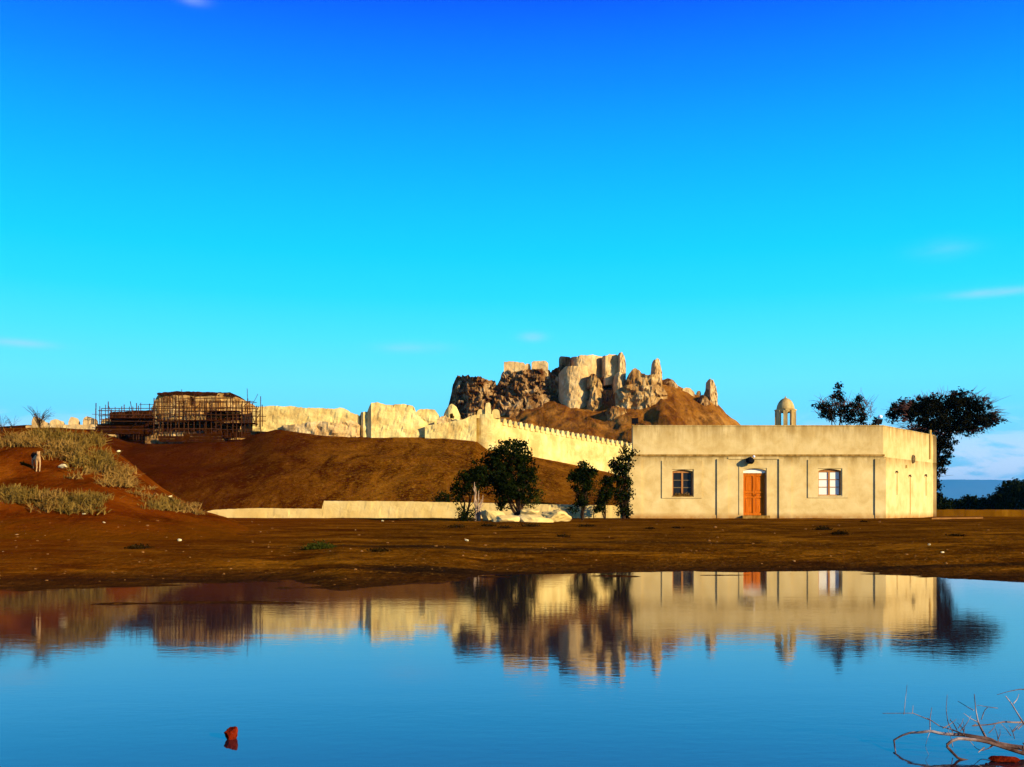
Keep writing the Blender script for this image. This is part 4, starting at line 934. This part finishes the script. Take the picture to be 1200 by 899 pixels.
tree('corner_tree', 53.5, 731, 607, [(737,530,8,9),(732,543,10,12),(728,560,12,14),(724,548,8,9),(730,580,12,14),(732,597,10,10),(719,543,5,6)], 'tall dark tree hugging the left corner of the villa', dens=.95, r0=.07, seed=20)
# acacia and bare tree behind the villa
tree('umbrella_acacia', 80.0, 1088, 600, [(1105,476,40,13),(1088,487,34,14),(1112,498,24,13),(1076,480,26,13),(1122,476,34,14),(1145,488,25,12),(1122,493,42,14),(1060,480,20,11),(1049,485,11,9),(1092,503,28,14),(1160,492,11,9),(1105,516,16,10),(1138,502,16,8),(1130,466,20,8),(1085,472,22,8)],
     'flat topped umbrella acacia leaning right behind the villa', m='acacia', dens=.62, size=.11, sub=.34, r0=.22, seed=31, jitter=.42, tips=4)
tree('umbrella_acacia', 78.0, 1090, 600, [(1104,521,15,9),(1100,534,12,8),(1106,541,8,4),(1098,550,7,8),(1097,568,3,8)], 'ragged lower limb of foliage beside the far right corner of the villa', m='acacia', dens=.8, size=.10, sub=.28, r0=.06, seed=32, jitter=.4, tips=3)
ac = bpy.data.objects.get('umbrella_acacia'); q = MB(); rr = random.Random(8)
for k in range(420):
    t = rr.uniform(0, 2 * math.pi); a = P(1108 + 52 * math.cos(t), 486 + 22 * math.sin(t), 80) + (0, rr.uniform(-1.5, 1.5), 0)
    d = np.array((math.cos(t) + rr.uniform(-.6, .6), rr.uniform(-.5, .5), -math.sin(t) * .5 + rr.uniform(-.3, .5))) * rr.uniform(.4, 1.0)
    q.tube([a, a + d * .5 + (0, 0, .05), a + d], [.02, .014, .006], 3)
q.build('twigs', M['twig'], ac, kind='stuff')
e = tree('thorn_tree', 76.0, 990, 600, [(995,491,26,7),(985,484,18,10),(973,479,16,7),(981,468,7,12),(983,457,4,9),(1004,482,9,13),(1007,469,3,9),(963,476,10,4),(1012,494,20,5),(970,487,16,6),(992,476,9,8)],
     'spiky half bare thorn tree behind the middle of the villa roof', m='acacia', dens=.42, size=.09, sub=.3, r0=.12, seed=33, jitter=.4, tips=5)
q = MB(); rr = random.Random(5)
for k in range(330):
    a = P(rr.uniform(960, 1022), rr.uniform(470, 492), 76); d = np.array((rr.uniform(-1, .8), rr.uniform(-.5, .5), rr.uniform(-.1, 1.0))) * rr.uniform(.5, 1.3)
    q.tube([a, a + d * .5 + (0, 0, .06), a + d], [.02, .015, .006], 3)
q.build('twigs', M['twig'], e, kind='stuff')
# far trees and bushes on the right, and one sapling
for (D, tp, cs, lab, sd_) in (
    (130.0, 1102, [(1101,586,9,8),(1096,583,6,7)], 'far dark bush just right of the villa', 51),
    (140.0, 1116, [(1112,590,5,4),(1120,591,5,4)], 'smallest far bush in the gap right of the villa', 52),
    (135.0, 1136, [(1136,588,12,7),(1128,591,8,5),(1144,590,9,5)], 'far rounded bush in the middle of the right skyline', 53),
    (132.0, 1160, [(1156,590,9,6),(1166,588,8,8)], 'far bush left of the biggest right edge tree', 54),
    (128.0, 1186, [(1184,578,14,13),(1192,572,12,11),(1176,586,10,9),(1200,582,14,14)], 'biggest far dark tree at the right edge', 55),
    (126.0, 1218, [(1218,580,16,14)], 'far tree beyond the right edge tree', 56)):
    tree('far_tree', D, tp, 598, cs, lab, m='leaf', dens=1.6, size=.18, sub=.55, r0=.12, seed=sd_, tips=2, group='far trees on the right skyline')

# dry brush: upright stalks
def stalks(px0, px1, py0, py1, n, hgt, m, name, label, seed, wdt=.011, bend=.5, cat='shrub', group=None):
    r = np.random.default_rng(seed); V = []; Fc = []
    n = int(n * .46); nb = max(3, n // 26); cnt = 0; base_pts = []
    for b in range(nb):
        px = r.uniform(px0, px1); py = r.uniform(py0, py1); x, y, z = hit(px, py)
        base_pts.append((x, y, z))
        for k in range(n // nb):
            th = r.uniform(0, 2 * math.pi); lean = abs(r.normal(0, 1.0)); L = hgt * r.uniform(.22, .66)
            p0 = np.array((x + r.normal(0, .17), y + r.normal(0, .17), z - .04))
            d = np.array((math.cos(th) * lean, math.sin(th) * lean, 1.0)); d /= np.linalg.norm(d)
            p1 = p0 + d * L * .55; p2 = p1 + (d + np.array((math.cos(th) * bend * lean, math.sin(th) * bend * lean, -.15)) ) * L * .42
            side_ = np.cross(d, r.normal(size=3)); side_ /= np.linalg.norm(side_); s = side_ * wdt * r.uniform(.6, 1.5)
            V += [p0 - s, p0 + s, p1 + s, p1 - s, p2 + s * .4, p2 - s * .4]
            Fc += [(cnt, cnt+1, cnt+2, cnt+3), (cnt+3, cnt+2, cnt+4, cnt+5)]; cnt += 6
            for q_ in range(5):       # side twigs
                t0 = p0 + (p1 - p0) * r.uniform(.4, 1.0); dd = r.normal(size=3); dd[2] = abs(dd[2]); dd /= np.linalg.norm(dd)
                t1 = t0 + dd * L * r.uniform(.12, .3)
                V += [t0 - s * .7, t0 + s * .7, t1 + s * .4, t1 - s * .4]; Fc += [(cnt, cnt+1, cnt+2, cnt+3)]; cnt += 4
    bp = np.array(base_pts).mean(0); V = np.array(V)
    return link(name, V, np.array(Fc), m, origin=tuple(bp), label=label, cat=cat, group=group)
BR = [  # px0 px1 py0 py1 n h mat label
 (6, 44, 512, 524, 1300, .75, 'straw', 'pale dry brush on the mound top at the far left edge'),
 (44, 80, 508, 520, 1300, .8, 'straw_olive', 'dry olive brush on the mound crest below the bare tree'),
 (78, 116, 510, 528, 1500, .75, 'straw_olive', 'dry brush on the mound crest below the broken merlons'),
 (56, 92, 520, 540, 1500, .75, 'straw', 'yellow straw clump in the middle of the mound top'),
 (88, 128, 530, 556, 1900, .75, 'straw_olive', 'thick olive brush on the right shoulder of the mound'),
 (116, 150, 548, 572, 1900, .7, 'straw', 'big pale brush on the descending right flank of the mound'),
 (84, 112, 548, 562, 500, .4, 'straw', 'thin low grass below the thick olive brush'),
 (150, 178, 572, 585, 500, .35, 'straw', 'short straw tufts between the flank bushes'),
 (172, 206, 585, 598, 1500, .50, 'straw_olive', 'rounded grey green bush low on the flank of the mound'),
 (205, 232, 590, 602, 1000, .50, 'straw', 'thin pale bush at the left end of the low ochre wall'),
 (8, 46, 574, 592, 1700, .60, 'straw_olive', 'wide low bush at the far left foot of the mound'),
 (44, 74, 578, 600, 1200, .55, 'straw', 'paler bush in the middle of the low left brush'),
 (74, 118, 582, 604, 1900, .60, 'straw_olive', 'low bush at the right end of the lower brush row'),
 (-30, 8, 512, 528, 900, .7, 'straw', 'dry brush running out of the frame at the top left'),
]
for k, (a, b, c, d, n, h_, m_, lab) in enumerate(BR): stalks(a, b, c, d, n, h_, M[m_], 'dry_shrub', lab, 200 + k)
# ochre weeds and grass tufts scattered on the hill

# bare small trees on the mound crest
def bare_tree(px, py, D, h_, spread, label, seed, n=26, m='dbark', r0=.03):
    x = X(px, D); z = float(H(x, D)) - .05; rr = random.Random(seed)
    e = empty('bare_tree', (x, D, z), label, 'tree')
    q = MB(); q2 = MB(); b = np.array((x, D, z)); top = b + (0, 0, h_ * .35)
    q.tube([b, b + (.03, 0, h_ * .18), top], [r0, r0 * .8, r0 * .6], 6); q.build('trunk', M[m], e)
    for k in range(n):
        d = np.array((rr.uniform(-1, 1) * spread, rr.uniform(-1, 1) * spread, rr.uniform(.15, 1) * h_ * .65))
        mid = top + d * .5 + (0, 0, .06); q2.tube([top - (0, 0, rr.uniform(0, .3) * h_), mid, top + d], [r0 * .4, r0 * .28, r0 * .1], 4)
        for j in range(3):
            t = top + d * rr.uniform(.5, 1); q2.tube([t, t + np.array((rr.uniform(-1, 1), rr.uniform(-1, 1), rr.uniform(-.1, 1))) * .2 * spread], [r0 * .18, r0 * .08], 3)
    q2.build('branches', M[m], e)
bare_tree(46, 500, 43, 1.15, .62, 'leafless bush tree with spreading twigs on the mound skyline', 3, 34)
bare_tree(15, 502, 44, .8, .3, 'thin leafless sapling on the mound skyline near the left edge', 4, 12, r0=.018)
bare_tree(2, 505, 40, .9, .4, 'leafless twiggy bush cut by the left edge of the view', 6, 16, r0=.018)

# low dark weeds on the flat
def weed(px, py, w_, h_, label, seed, m='weed', n=500):
    x, y, z = hit(px, py); r = np.random.default_rng(seed); k = y / F
    p = np.stack([x + r.normal(0, w_ * k * .42, n), y + r.normal(0, .12 + w_ * k * .25, n), z + np.abs(r.normal(0, h_ * k * .45, n))], -1)
    a = r.normal(size=(n, 3)); a /= np.linalg.norm(a, axis=1)[:, None]; b = np.cross(a, r.normal(size=(n, 3))); b /= np.linalg.norm(b, axis=1)[:, None]
    s = .028 * r.uniform(.5, 1.6, (n, 1)); V = np.stack([p - a * s, p + b * s * .45, p + a * s, p - b * s * .45], 1).reshape(-1, 3)
    link('low_weed', V, np.arange(4 * n).reshape(n, 4), M[m], origin=(x, y, z), label=label, cat='weed', group='low weeds on the bare flat')
weed(375, 643, 17, 6, 'dark green weed patch on the bare flat left of centre', 1, 'leaf2', 1500)
weed(162, 643, 12, 4, 'small reddish dark weed on the flat below the mound', 2, 'weed', 600)
weed(444, 646, 12, 3, 'thin dark weed streak right of the green patch', 3, 'weed', 500)
weed(535, 618, 12, 2.6, 'dark weeds below the small forked tree', 4, 'weed', 400)
weed(572, 617, 12, 3, 'dark weeds below the left pale boulder', 5, 'weed', 500)
weed(592, 619, 8, 3, 'dark weeds below the gap between the boulders', 6, 'weed', 300)
weed(622, 617, 13, 3, 'dark weeds below the right pale boulders', 7, 'weed', 500)
weed(688, 617, 11, 2.6, 'dark weeds below the slender tree', 8, 'weed', 400)
weed(660, 629, 8, 2.4, 'small dark weed on the flat in the middle', 9, 'weed', 250)
weed(965, 621, 10, 4, 'round dark weed tuft below the right window of the villa', 10, 'weed', 700)
weed(985, 626, 9, 3.5, 'flat dark weed tuft right of the round tuft', 11, 'weed', 500)
weed(1013, 612, 5, 2, 'tiny dark weed near the right corner pilaster of the villa', 12, 'weed', 150)
weed(762, 620, 6, 2, 'tiny dark weed left of the villa door', 13, 'weed', 150)
weed(793, 619, 6, 2, 'tiny dark weed below the left window of the villa', 14, 'weed', 150)
weed(1120, 628, 9, 2, 'low dark weed right of the villa', 15, 'weed', 200)

# ------------------------------------------------------------------ boulders, stones, pebbles
import bmesh
def ico(n):
    bm = bmesh.new(); bmesh.ops.create_icosphere(bm, subdivisions=n, radius=1.0)
    v = np.array([x.co[:] for x in bm.verts]); f = [tuple(q.index for q in p.verts) for p in bm.faces]; bm.free(); return v, f
IV, IF = ico(3); SV, SF = ico(2)
def rock(name, c, R_, m, seed, rough=.36, cut=13, parent=None, smooth=False, hi=True, **tags):
    v0, f0 = (IV, IF) if hi else (SV, SF)
    v = v0.copy(); r = np.random.default_rng(seed)
    for k in range(cut):                                 # plane cuts give flat broken faces
        n = r.normal(size=3); n /= np.linalg.norm(n); d = r.uniform(.5, .9); t = v @ n
        v = v - np.outer(np.maximum(t - d, 0), n)
    v = v * (1 + rough * fbm(v[:, 0] * 2.4, v[:, 1] * 2.4, v[:, 2] * 2.4, 5, seed, .62))[:, None]
    v = v * np.array(R_) + np.array(c)
    return link(name, v, f0, m, parent, None, smooth, **tags)
def bould(a, b, t, bt, D, label, seed):
    k = D / F; c = P((a + b) / 2, (t + bt) / 2 + 1, D); c[2] -= .02
    rock('boulder', c, ((b - a) / 2 * k * 1.12, (b - a) / 2 * k * .8, (bt - t) / 2 * k * 1.15), M['low_wall'], seed, label=label, cat='boulder', group='pale limestone boulders under the tall tree')
bould(562, 590, 596, 613, 46.5, 'leftmost pale boulder, beside the forked pale trunks', 1)
bould(578, 613, 601, 615, 45.6, 'long pale boulder sloping right under the tall dense tree', 2)
bould(606, 646, 601, 615, 45.9, 'pointed pale boulder right of the long sloping one', 3)
bould(630, 668, 594, 613, 47.3, 'yellowish pitted boulder at the right end of the boulder row', 4)
bould(606, 632, 595, 607, 47.6, 'pale boulder behind the pointed one', 5)
q = MB()
rp = random.Random(3); Vp = []; Fp = []; cnt = 0; OV, OF = ico(1)
allp = []
for k in range(420):
    px = rp.uniform(-120, 1320); py = 610 + 85 * rp.random() ** 1.1
    D = None
    x, y, z = hit(px, py, 13.0, 60.0)
    if z < .02 or y > 54 and 725 < px < 1100: continue
    s = rp.choice([.010, .014, .018, .024, .034]) * rp.uniform(.7, 1.3) * (y / 26)
    v = OV * np.array((s * rp.uniform(.8, 1.6), s, s * rp.uniform(.4, .8))) * (1 + .3 * rng.uniform(-1, 1, (len(OV), 1))) + np.array((x, y, z + s * .15))
    Vp.append(v); Fp += [tuple(i + cnt for i in f) for f in OF]; cnt += len(v)
link('pebbles', np.vstack(Vp), Fp, M['pebble'], origin=(0, 30, 0), kind='stuff', label='pebbles scattered over the dry flat')
def stone(px, py, w_, label, seed, m='boulder', D=None):
    x, y, z = hit(px, py); k = y / F
    rock('stone', (x, y, z + w_ * k * .12), (w_ * k * .5, w_ * k * .4, w_ * k * .28), M[m], seed, hi=False, label=label, cat='stone', group='loose pale stones')
stone(139, 530, 6, 'white stone on the dark slope below the scaffolding', 21)
stone(74, 548, 12, 'flat pale stone on the mound right of the dog', 22)
stone(200, 583, 6, 'small white stone on the lower flank of the mound', 23)
stone(98, 603, 5, 'white stone under the lower left brush', 24)
stone(53, 582, 5, 'white stone inside the lower left brush', 25)
stone(211, 634, 7, 'pale stone on the flat below the left end of the low wall', 26)
stone(1089, 639, 5, 'white stone on the flat right of the villa', 27)
stone(1104, 648, 5, 'pale stone near the water on the right', 28)
stone(547, 634, 6, 'pale stone on the flat below the forked tree', 29)
stone(122, 613, 4, 'pale stone on the flat below the mound', 30)
stone(448, 611, 4, 'white stone at the foot of the low ochre wall', 31)
stone(893, 604, 7, 'brown stone leaning at the right of the door step', 32, 'pebble')

# red stone in the water
c = P(272, 858, 5.22)
rock('red_stone', (c[0], c[1], .024), (.042, .036, .046), M['redstone'], 41, rough=.35, label='small red stone standing out of the calm water', cat='stone')
c = P(1177, 889, 4.75); rock('red_brick_fragment', (c[0], c[1], .012), (.075, .04, .022), M['redstone'], 42, rough=.2, label='red fragment in the water under the dead branch', cat='stone')

# ------------------------------------------------------------------ dead branch in the water, lower right
br = empty('dead_branch', (X(1150, 5.0), 5.0, 0), 'bleached dead branch with bare twigs lying in the water at lower right', 'branch')
def bpx(x, y, D=5.0): return P(1000 + x / 6, 760 + y / 6, D)
def twig(coords, r0, r1, D0_=5.0, D1_=None, name='twig'):
    D1_ = D0_ if D1_ is None else D1_; n = len(coords); q = MB(); p = []
    for i, (x, y) in enumerate(coords):
        p.append(bpx(x, y, D0_ + (D1_ - D0_) * i / max(1, n - 1)))
    # round the joints
    pp = [p[0]]
    for i in range(1, n - 1): pp += [p[i] * .85 + p[i-1] * .15, p[i] * .85 + p[i+1] * .15]
    pp.append(p[-1]); m_ = len(pp)
    q.tube(pp, [.62 * (r0 + (r1 - r0) * i / (m_ - 1)) for i in range(m_)], 7); q.build(name, M['branch'], br)
twig([(1330,715),(1200,700),(1120,690),(1010,668),(960,640),(860,622),(780,608),(700,605),(610,598),(540,580),(470,590),(400,592),(340,612),(285,645)], .021, .007, 4.86, 5.05, 'main_stem')
twig([(285,645),(292,700),(305,782)], .007, .004, 5.05, 4.86)
twig([(1330,770),(1200,740),(1120,715),(1040,690),(950,660),(880,645),(740,632),(690,650),(652,682),(700,735),(740,775),(860,800),(960,790),(1060,765)], .016, .008, 4.80, 4.78, 'side_stem')
twig([(940,640),(905,575),(878,520),(862,440),(850,320)], .010, .003, 4.95, 5.0)
twig([(862,535),(835,545)], .007, .004, 4.95, 4.95)
twig([(878,520),(820,490),(775,455)], .004, .002, 4.97, 5.0)
twig([(1330,500),(1200,520),(1130,520),(1060,515),(960,535),(880,540),(845,545)], .008, .004, 5.12, 5.05)
twig([(845,435),(800,410),(735,370)], .004, .002, 4.98, 5.05)
twig([(1015,420),(940,410),(870,398)], .003, .002, 5.0, 5.0)
twig([(900,500),(920,440),(945,412)], .004, .0025, 5.0, 5.0)
twig([(780,608),(720,580),(660,560),(610,548),(560,515),(520,490)], .007, .003, 4.95, 5.05)
twig([(555,510),(480,480),(420,455),(370,455),(205,456)], .004, .0022, 5.05, 5.1)
twig([(355,465),(362,400),(378,255)], .003, .0015, 5.08, 5.1)
twig([(415,455),(420,400)], .003, .0015, 5.08, 5.1)
twig([(540,575),(538,500),(552,415)], .0045, .002, 5.0, 5.05)
twig([(730,575),(700,520),(680,505),(685,495)], .004, .002, 4.98, 5.02)
twig([(700,590),(665,520),(652,430),(660,325)], .004, .0018, 5.0, 5.05)
twig([(1330,640),(1220,560),(1180,500),(1150,450),(1110,385),(1070,335)], .008, .004, 5.0, 5.1)
twig([(1125,388),(1150,360),(1165,320)], .004, .002, 5.05, 5.1)
twig([(1330,300),(1180,285),(1100,300),(1010,325)], .006, .002, 5.4, 5.45)
twig([(540,585),(525,620),(505,690),(540,770)], .002, .001, 5.0, 4.86)
twig([(1010,668),(960,700),(900,720),(860,700),(820,650)], .004, .002, 4.9, 4.85)
for k in range(16):
    x = random.uniform(620, 1250); y = random.uniform(560, 720); a = random.uniform(-2.6, -.5); L = random.uniform(50, 150)
    twig([(x, y), (x + math.cos(a) * L * .5 + 8, y + math.sin(a) * L * .5), (x + math.cos(a) * L, y + math.sin(a) * L)], .0035, .0015, 4.92, 4.96)
for k in range(8):
    x = random.uniform(900, 1250); y = random.uniform(640, 760); twig([(x, y), (x + random.uniform(-60, 60), y + random.uniform(20, 50))], .006, .003, 4.82, 4.80)

# ------------------------------------------------------------------ dog on the mound
def dog(px, py, label):
    x, y, z = hit(px, py); s = 0.60
    e = empty('dog', (x, y, z), label, 'dog')
    V_ = []; E = []; R_ = []
    def add(p, r, link_to=None):
        V_.append(p); R_.append(r)
        if link_to is not None: E.append((link_to, len(V_) - 1))
        return len(V_) - 1
    # faces the water, turned a little to the right; y forward = towards camera
    hip = add((-.40, .34, .92), .15)
    mid = add((-.20, .18, .84), .15, hip); chest = add((.0, .0, .75), .155, mid)
    neck = add((.04, -.10, .90), .09, chest); head = add((.07, -.16, 1.02), .095, neck)
    muz = add((.10, -.30, .97), .045, head); nose = add((.11, -.36, .955), .03, muz)
    for sx in (-1, 1):
        sh = add((.08 * sx, -.02, .66), .07, chest); el_ = add((.09 * sx, .0, .44), .045, sh); wr = add((.09 * sx, -.02, .22), .03, el_); pw = add((.09 * sx, -.04, .03), .032, wr); add((.09 * sx, -.10, .02), .028, pw)
        h_ = add((-.38 + .09 * sx, .34, .72), .08, hip); kn = add((-.38 + .10 * sx, .28, .48), .055, h_); hk = add((-.38 + .10 * sx, .44, .28), .03, kn); pp = add((-.38 + .10 * sx, .40, .05), .03, hk); add((-.38 + .10 * sx, .34, .04), .027, pp)
        add((.07 + .07 * sx, -.12, 1.16), .022, head)
    t1 = add((-.46, .48, .96), .03, hip); t2 = add((-.50, .60, 1.04), .024, t1); add((-.52, .64, 1.14), .018, t2)
    me = bpy.data.meshes.new('body'); me.from_pydata([tuple(np.array(v) * s) for v in V_], E, [])
    o = bpy.data.objects.new('body', me); C.objects.link(o); o.parent = e
    sk = o.modifiers.new('skin', 'SKIN'); sb = o.modifiers.new('sub', 'SUBSURF'); sb.levels = 1; sb.render_levels = 1
    for i, sv in enumerate(me.skin_vertices[0].data): sv.radius = (R_[i] * s, R_[i] * s); sv.use_root = (i == 0)
    me.materials.append(M['tan_fur'])
    # dark saddle over the back, the flank's shade put into the fur colour
    q = MB(); N = 12; vs = []
    for j, (px_, py_, pz_, rr_) in enumerate([(-.44, .46, .92, .12), (-.42, .36, .94, .185), (-.33, .28, .91, .195), (-.25, .20, .87, .19), (-.16, .12, .86, .18), (-.08, .04, .86, .12)]):
        for k in range(N):
            a = math.pi * (-.05 + 1.5 * k / (N - 1)); vs.append((np.array((px_ + rr_ * math.cos(a), py_, pz_ + rr_ * math.sin(a)))) * s + np.array((x, y, z)))
    fs = [(j*N+k, j*N+k+1, (j+1)*N+k+1, (j+1)*N+k) for j in range(5) for k in range(N - 1)]
    q.add(vs, fs); q.build('shaded_coat', M['shaded_fur'], e, smooth=True)
    q = MB()
    for sx in (-1, 1): q.lathe(*( (np.array((x, y)) + s * np.array((.08 + .045 * sx, -.235))) ), [(.001, z + s * 1.02), (.014, z + s * 1.04), (.001, z + s * 1.06)], 8)
    q.lathe(x + s * .115, y - s * .385, [(.002, z + s * .94), (.018, z + s * .96), (.002, z + s * .98)], 8); q.build('eyes_and_nose', M['black'], e)
dog(45, 553, 'tan dog with its shaded back coloured dark standing on the red mound')

# ------------------------------------------------------------------ haze between the plain and the far mountains
hz = MB(); hz.box(-27000, 27000, -60, 28500, -9.5, 840.0)
hm = bpy.data.materials.new('haze'); hm.use_nodes = True; t = NT(hm.node_tree)
pv = t.node('ShaderNodeVolumePrincipled'); pv.inputs['Color'].default_value = c3(0.07, 0.52, 1.0); pv.inputs['Density'].default_value = 0.000042
pv.inputs['Anisotropy'].default_value = 0.0
o = t.node('ShaderNodeOutputMaterial'); t.l.new(pv.outputs[0], o.inputs['Volume'])
hz.build('haze', hm, None, (0, 0, 0), kind='stuff')
